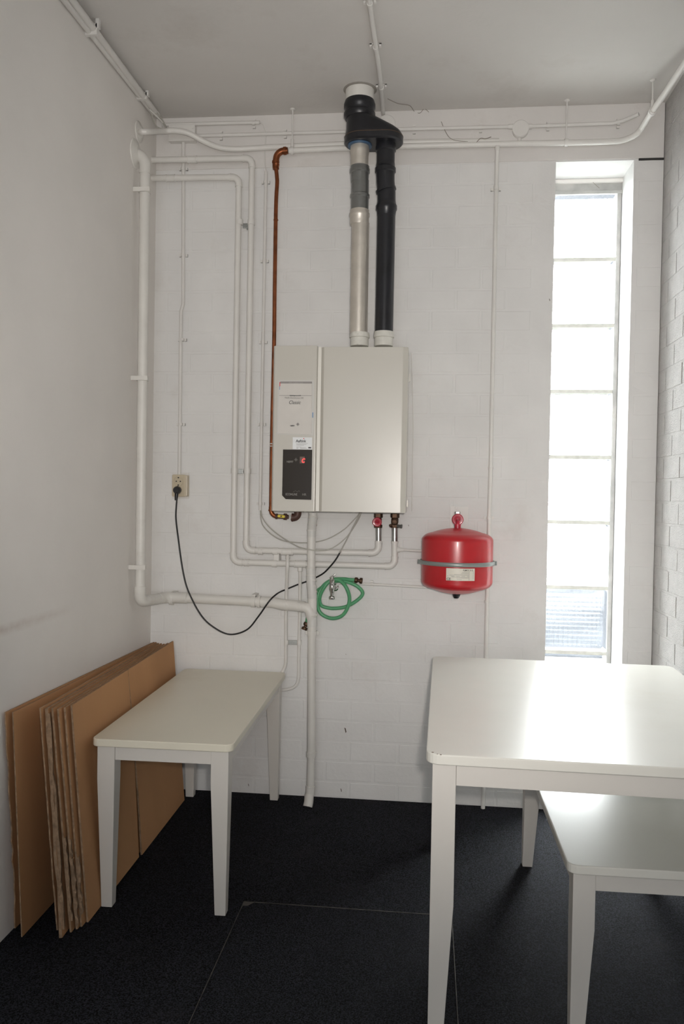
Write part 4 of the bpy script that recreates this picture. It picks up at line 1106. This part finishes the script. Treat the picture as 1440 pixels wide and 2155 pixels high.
# ================================================================== TAP AND HOSE
TP = thing('water_tap', P(698, 1235, .05), 'small chrome tap on the wall inside green hose coil', 'tap')
t0 = P(709, 1236, 0); tb = P(699, 1236, .066)
MB().lathe([(0, .018), (.004, .0175), (.008, .011)], Vector((t0.x-.008, D-.0005, t0.z)), (0, -1, 0), 20).build('wall_flange', M_CHROME, TP)
MB().tube([Vector((t0.x-.008, D-.006, t0.z)), Vector((tb.x, tb.y, tb.z+.001))], .009, 12).build('inlet', M_CHROME, TP)
MB().lathe([(-.040, .0065), (-.030, .0075), (-.018, .009), (-.008, .0125), (.006, .0115), (.018, .011), (.030, .0125), (.034, .010), (.040, .0085)], tb, Z_, 18).build('tap_body', M_CHROME, TP)
MB().lathe([(-.052, .0125), (-.050, .0135), (-.041, .0125), (-.038, .008)], tb, Z_, 12).build('hose_nut', M_CHROME, TP)
MB().tube([tb+Vector((0, 0, .036)), tb+Vector((0, 0, .048))], .007, 12).build('spindle', M_CHROME, TP)
MB().tube([tb+Vector((-.010, -.002, .040)), tb+Vector((-.002, -.003, .047)), tb+Vector((.008, -.004, .052)), tb+Vector((.014, -.004, .060))], [.0035, .004, .0035, .0025], 10).build('lever', M_CHROME, TP)
MB().lathe([(0, .003), (.002, .003)], tb+Vector((.002, -.012, .012)), (0, -1, 0), 8).build('screw', M_BLKP, TP)

hz = lambda x, y, o_: P(540+x/5.538, 1140+y/5.538, o_)
HP = [(1150, 447, .035), (1080, 442, .032), (1000, 434, .026), (880, 446, .023), (775, 520, .03), (712, 660, .04), (738, 820, .04), (870, 893, .042), (1010, 852, .046), (1084, 690, .05), (1050, 540, .055),
      (965, 452, .040), (865, 455, .040), (785, 540, .045), (737, 650, .04), (752, 738, .028), (820, 768, .026), (910, 777, .026), (1040, 758, .026), (1175, 682, .026), (1238, 600, .026),
      (1175, 520, .028), (1060, 470, .026), (940, 458, .023), (840, 474, .023), (760, 535, .023), (712, 575, .020), (665, 660, .0155), (625, 780, .0155), (597, 880, .02), (585, 950, .03)]
TQ = thing('garden_hose', hz(870, 893, .03), 'coiled translucent green hose hanging from the chrome tap', 'hose')
hp = [hz(*q) for q in HP]
MB().tube(catmull(hp, 7), .0082, 12).build('hose', M_GREEN, TQ)
def hose_end(p0, d, nm):
    d = Vector(d).normalized()
    MB().lathe([(0, .0095), (.003, .0125), (.013, .0125), (.016, .009)], p0, d, 12).build('hose_coupling', M_BRASS, TQ)
    MB().lathe([(.014, .007), (.022, .007), (.024, .013), (.034, .014), (.036, .010)], p0, d, 10).build('thread_nut', M_BRASS, TQ)
hose_end(hz(1142, 446, .035), (1, 0, -.1), 0)
hose_end(hz(587, 940, .03), (-.35, -.2, -1), 1)

# ================================================================== SOCKET AND CABLES
SK = thing('wall_socket', P(377, 1022, 0), 'cream double wall socket with a black plug in the lower outlet', 'socket')
so = .05
q0, q1 = P(361.3, 1045, so), P(394, 999, so)
MB().box((q0.x+.002, D-so+.008, q0.z+.002), (q1.x-.002, D-.007, q1.z-.002)).build('box_body', M_IVORY, SK, bev=.003)
b = MB(); b.prism([(x, D-so+.009, z) for x, z in rrect(q0.x, q1.x-.008, q0.z, q1.z, .006)][::-1], (0, -.006, 0)); b.build('cover_plate', M_IVORY, SK, bev=.0015)
qa, qb = P(363, 1049, 0), P(398.5, 995, 0)
MB().box((qa.x, D-.0065, qa.z), (qb.x, D-.0005, qb.z)).build('back_plate', M_COND, SK, bev=.001)
def outlet(u, v):
    c = P(u, v, so-.002)
    b = MB().lathe([(-.0, .0215), (.0012, .0205), (.0012, .0185), (-.003, .0185)], c, (0, -1, 0), 28); b.build('outlet_ring', M_IVORY, SK)
    MB().lathe([(0, .018), (.0006, .018)], c+Vector((0, .0012, 0)), (0, -1, 0), 28).build('outlet_well', M_SOCK, SK)
    for dx in (-.0095, .0095): MB().lathe([(0, .003), (.0012, .003)], c+Vector((dx, 0, .0)), (0, -1, 0), 10).build('pin_hole', M_BLKP, SK)
    for dz in (-.0165, .0165): MB().box(c+Vector((-.003, -.0018, dz-.0025)), c+Vector((.003, 0, dz+.0025))).build('earth_clip', M_BLKP, SK)
outlet(375.5, 1013); outlet(374.5, 1031.5)
CB = thing('power_cord', P(374, 1031, .09), 'black power cord with plug, sagging from the socket to the boiler', 'power cord')
pc = P(374.2, 1031.5, so+.004)
MB().lathe([(0, .0175), (.012, .0175), (.022, .0155), (.026, .012)], pc, (0, -1, 0), 24).build('plug', M_BLKP, CB)
MB().tube([pc+Vector((0, -.014, -.008)), pc+Vector((-.001, -.016, -.028)), pc+Vector((-.002, -.017, -.046))], [.0095, .0078, .0062], 12).build('strain_relief', M_BLKP, CB)
cpts = [(372.5, 1050, .07), (371.5, 1062, .072), (370.5, 1090, .085), (375, 1130, .1), (385, 1200, .115), (397, 1245, .12), (423, 1294, .12), (450, 1320, .115), (484, 1335, .1), (520, 1325, .1), (545, 1296, .105), (566, 1266, .11), (580, 1252, .085), (591, 1245, .035), (601, 1241, .0075), (625, 1231, .0075), (655, 1220, .018), (680, 1207, .05), (697, 1190, .08), (708, 1176, .09), (717, 1160, .09)]
MB().tube(catmull([P(*q) for q in cpts], 7), .0036, 10).build('cable', M_CABLE, CB)
o = MB().tube(catmull([P(*q) for q in ((714, 1165, .09), (728, 1140, .110), (743, 1110, .135), (758, 1081, .15), (760, 1074, .155))], 6), .0028, 8).build('grey_lead', M_GCABLE, CB); o['label'] = 'thin grey lead up into the boiler'
for i, (lab_, pts_) in enumerate((('upper of two thin grey cables looping from conduit to boiler', ((548, 1070, CO), (549, 1090, .02), (555, 1108, .03), (575, 1127, .04), (598, 1138, .05), (630, 1142, .072), (660, 1141, .073), (690, 1134, .08), (722, 1116, .085), (746, 1093, .09), (756, 1081, .095), (758, 1074, .1))),
                                 ('lower of two thin grey cables looping from conduit to boiler', ((549, 1070, CO), (553, 1090, .03), (570, 1112, .05), (596, 1132, .075), (625, 1149, .1), (640, 1154, .119), (670, 1159, .119), (700, 1153, .112), (730, 1130, .1), (752, 1098, .11), (760, 1081, .12), (762, 1074, .12))))):
    T = thing('thin_cable', P(*pts_[5]), lab_, 'cable', 'thin grey cables under the boiler')
    MB().tube(catmull([P(*q) for q in pts_], 7), .0026, 8).build('cable', M_GCABLE, T)

# small chips and a hook in the paint of the back wall
for (u, v, s) in ((727, 1537, .012), (718, 1663, .008), (860, 1079+27, .004), (1157, 631, .005), (667, 1328, .004), (570, 1658, .008), (523, 1652, .006), (728, 1377, .003)):
    p = P(u, v, .0004)
    MB().prism([(p.x-s*.4, p.y, p.z+s), (p.x+s*.1, p.y, p.z+s*.8), (p.x+s*.45, p.y, p.z-s*.6), (p.x+s*.1, p.y, p.z-s)], (0, .003, 0)).build('paint_chip', mat('chip', (.12, .09, .07), .9), wall_back)

# dusty cobweb strands and a hair crack
def strand(label, pts, r=.0012):
    T = tag(MB().tube(catmull(pts, 5), r, 5).build('cobweb', mat('dusty cobweb', (.25, .22, .19), .9)), label, 'cobweb')
    return T
strand('dusty cobweb strand on the ceiling right of the flue', [PZ(816, 208, ZC-.002), PZ(838, 218, ZC-.002), PZ(862, 222, ZC-.002), PZ(872, 234, ZC-.004), P(884, 238, .006), P(893, 229, .01), P(903, 236, .006)])
strand('dusty cobweb strand hanging over the white pipes beside the flue', [P(929, 256, .01), P(937, 275, .02), P(947, 290, .05), P(962, 296, .05), P(985, 298, .05)])
strand('dusty cobweb strand on the pipe below the round box', [P(1003, 300, .062), P(1012, 291, .06), P(1022, 292, .06), P(1034, 288, .06)], .0016)
strand('dusty cobweb strand across the top of the window', [P(1246, 381, -.2), P(1255, 390, -.19), P(1262, 396, -.19)], .0010)
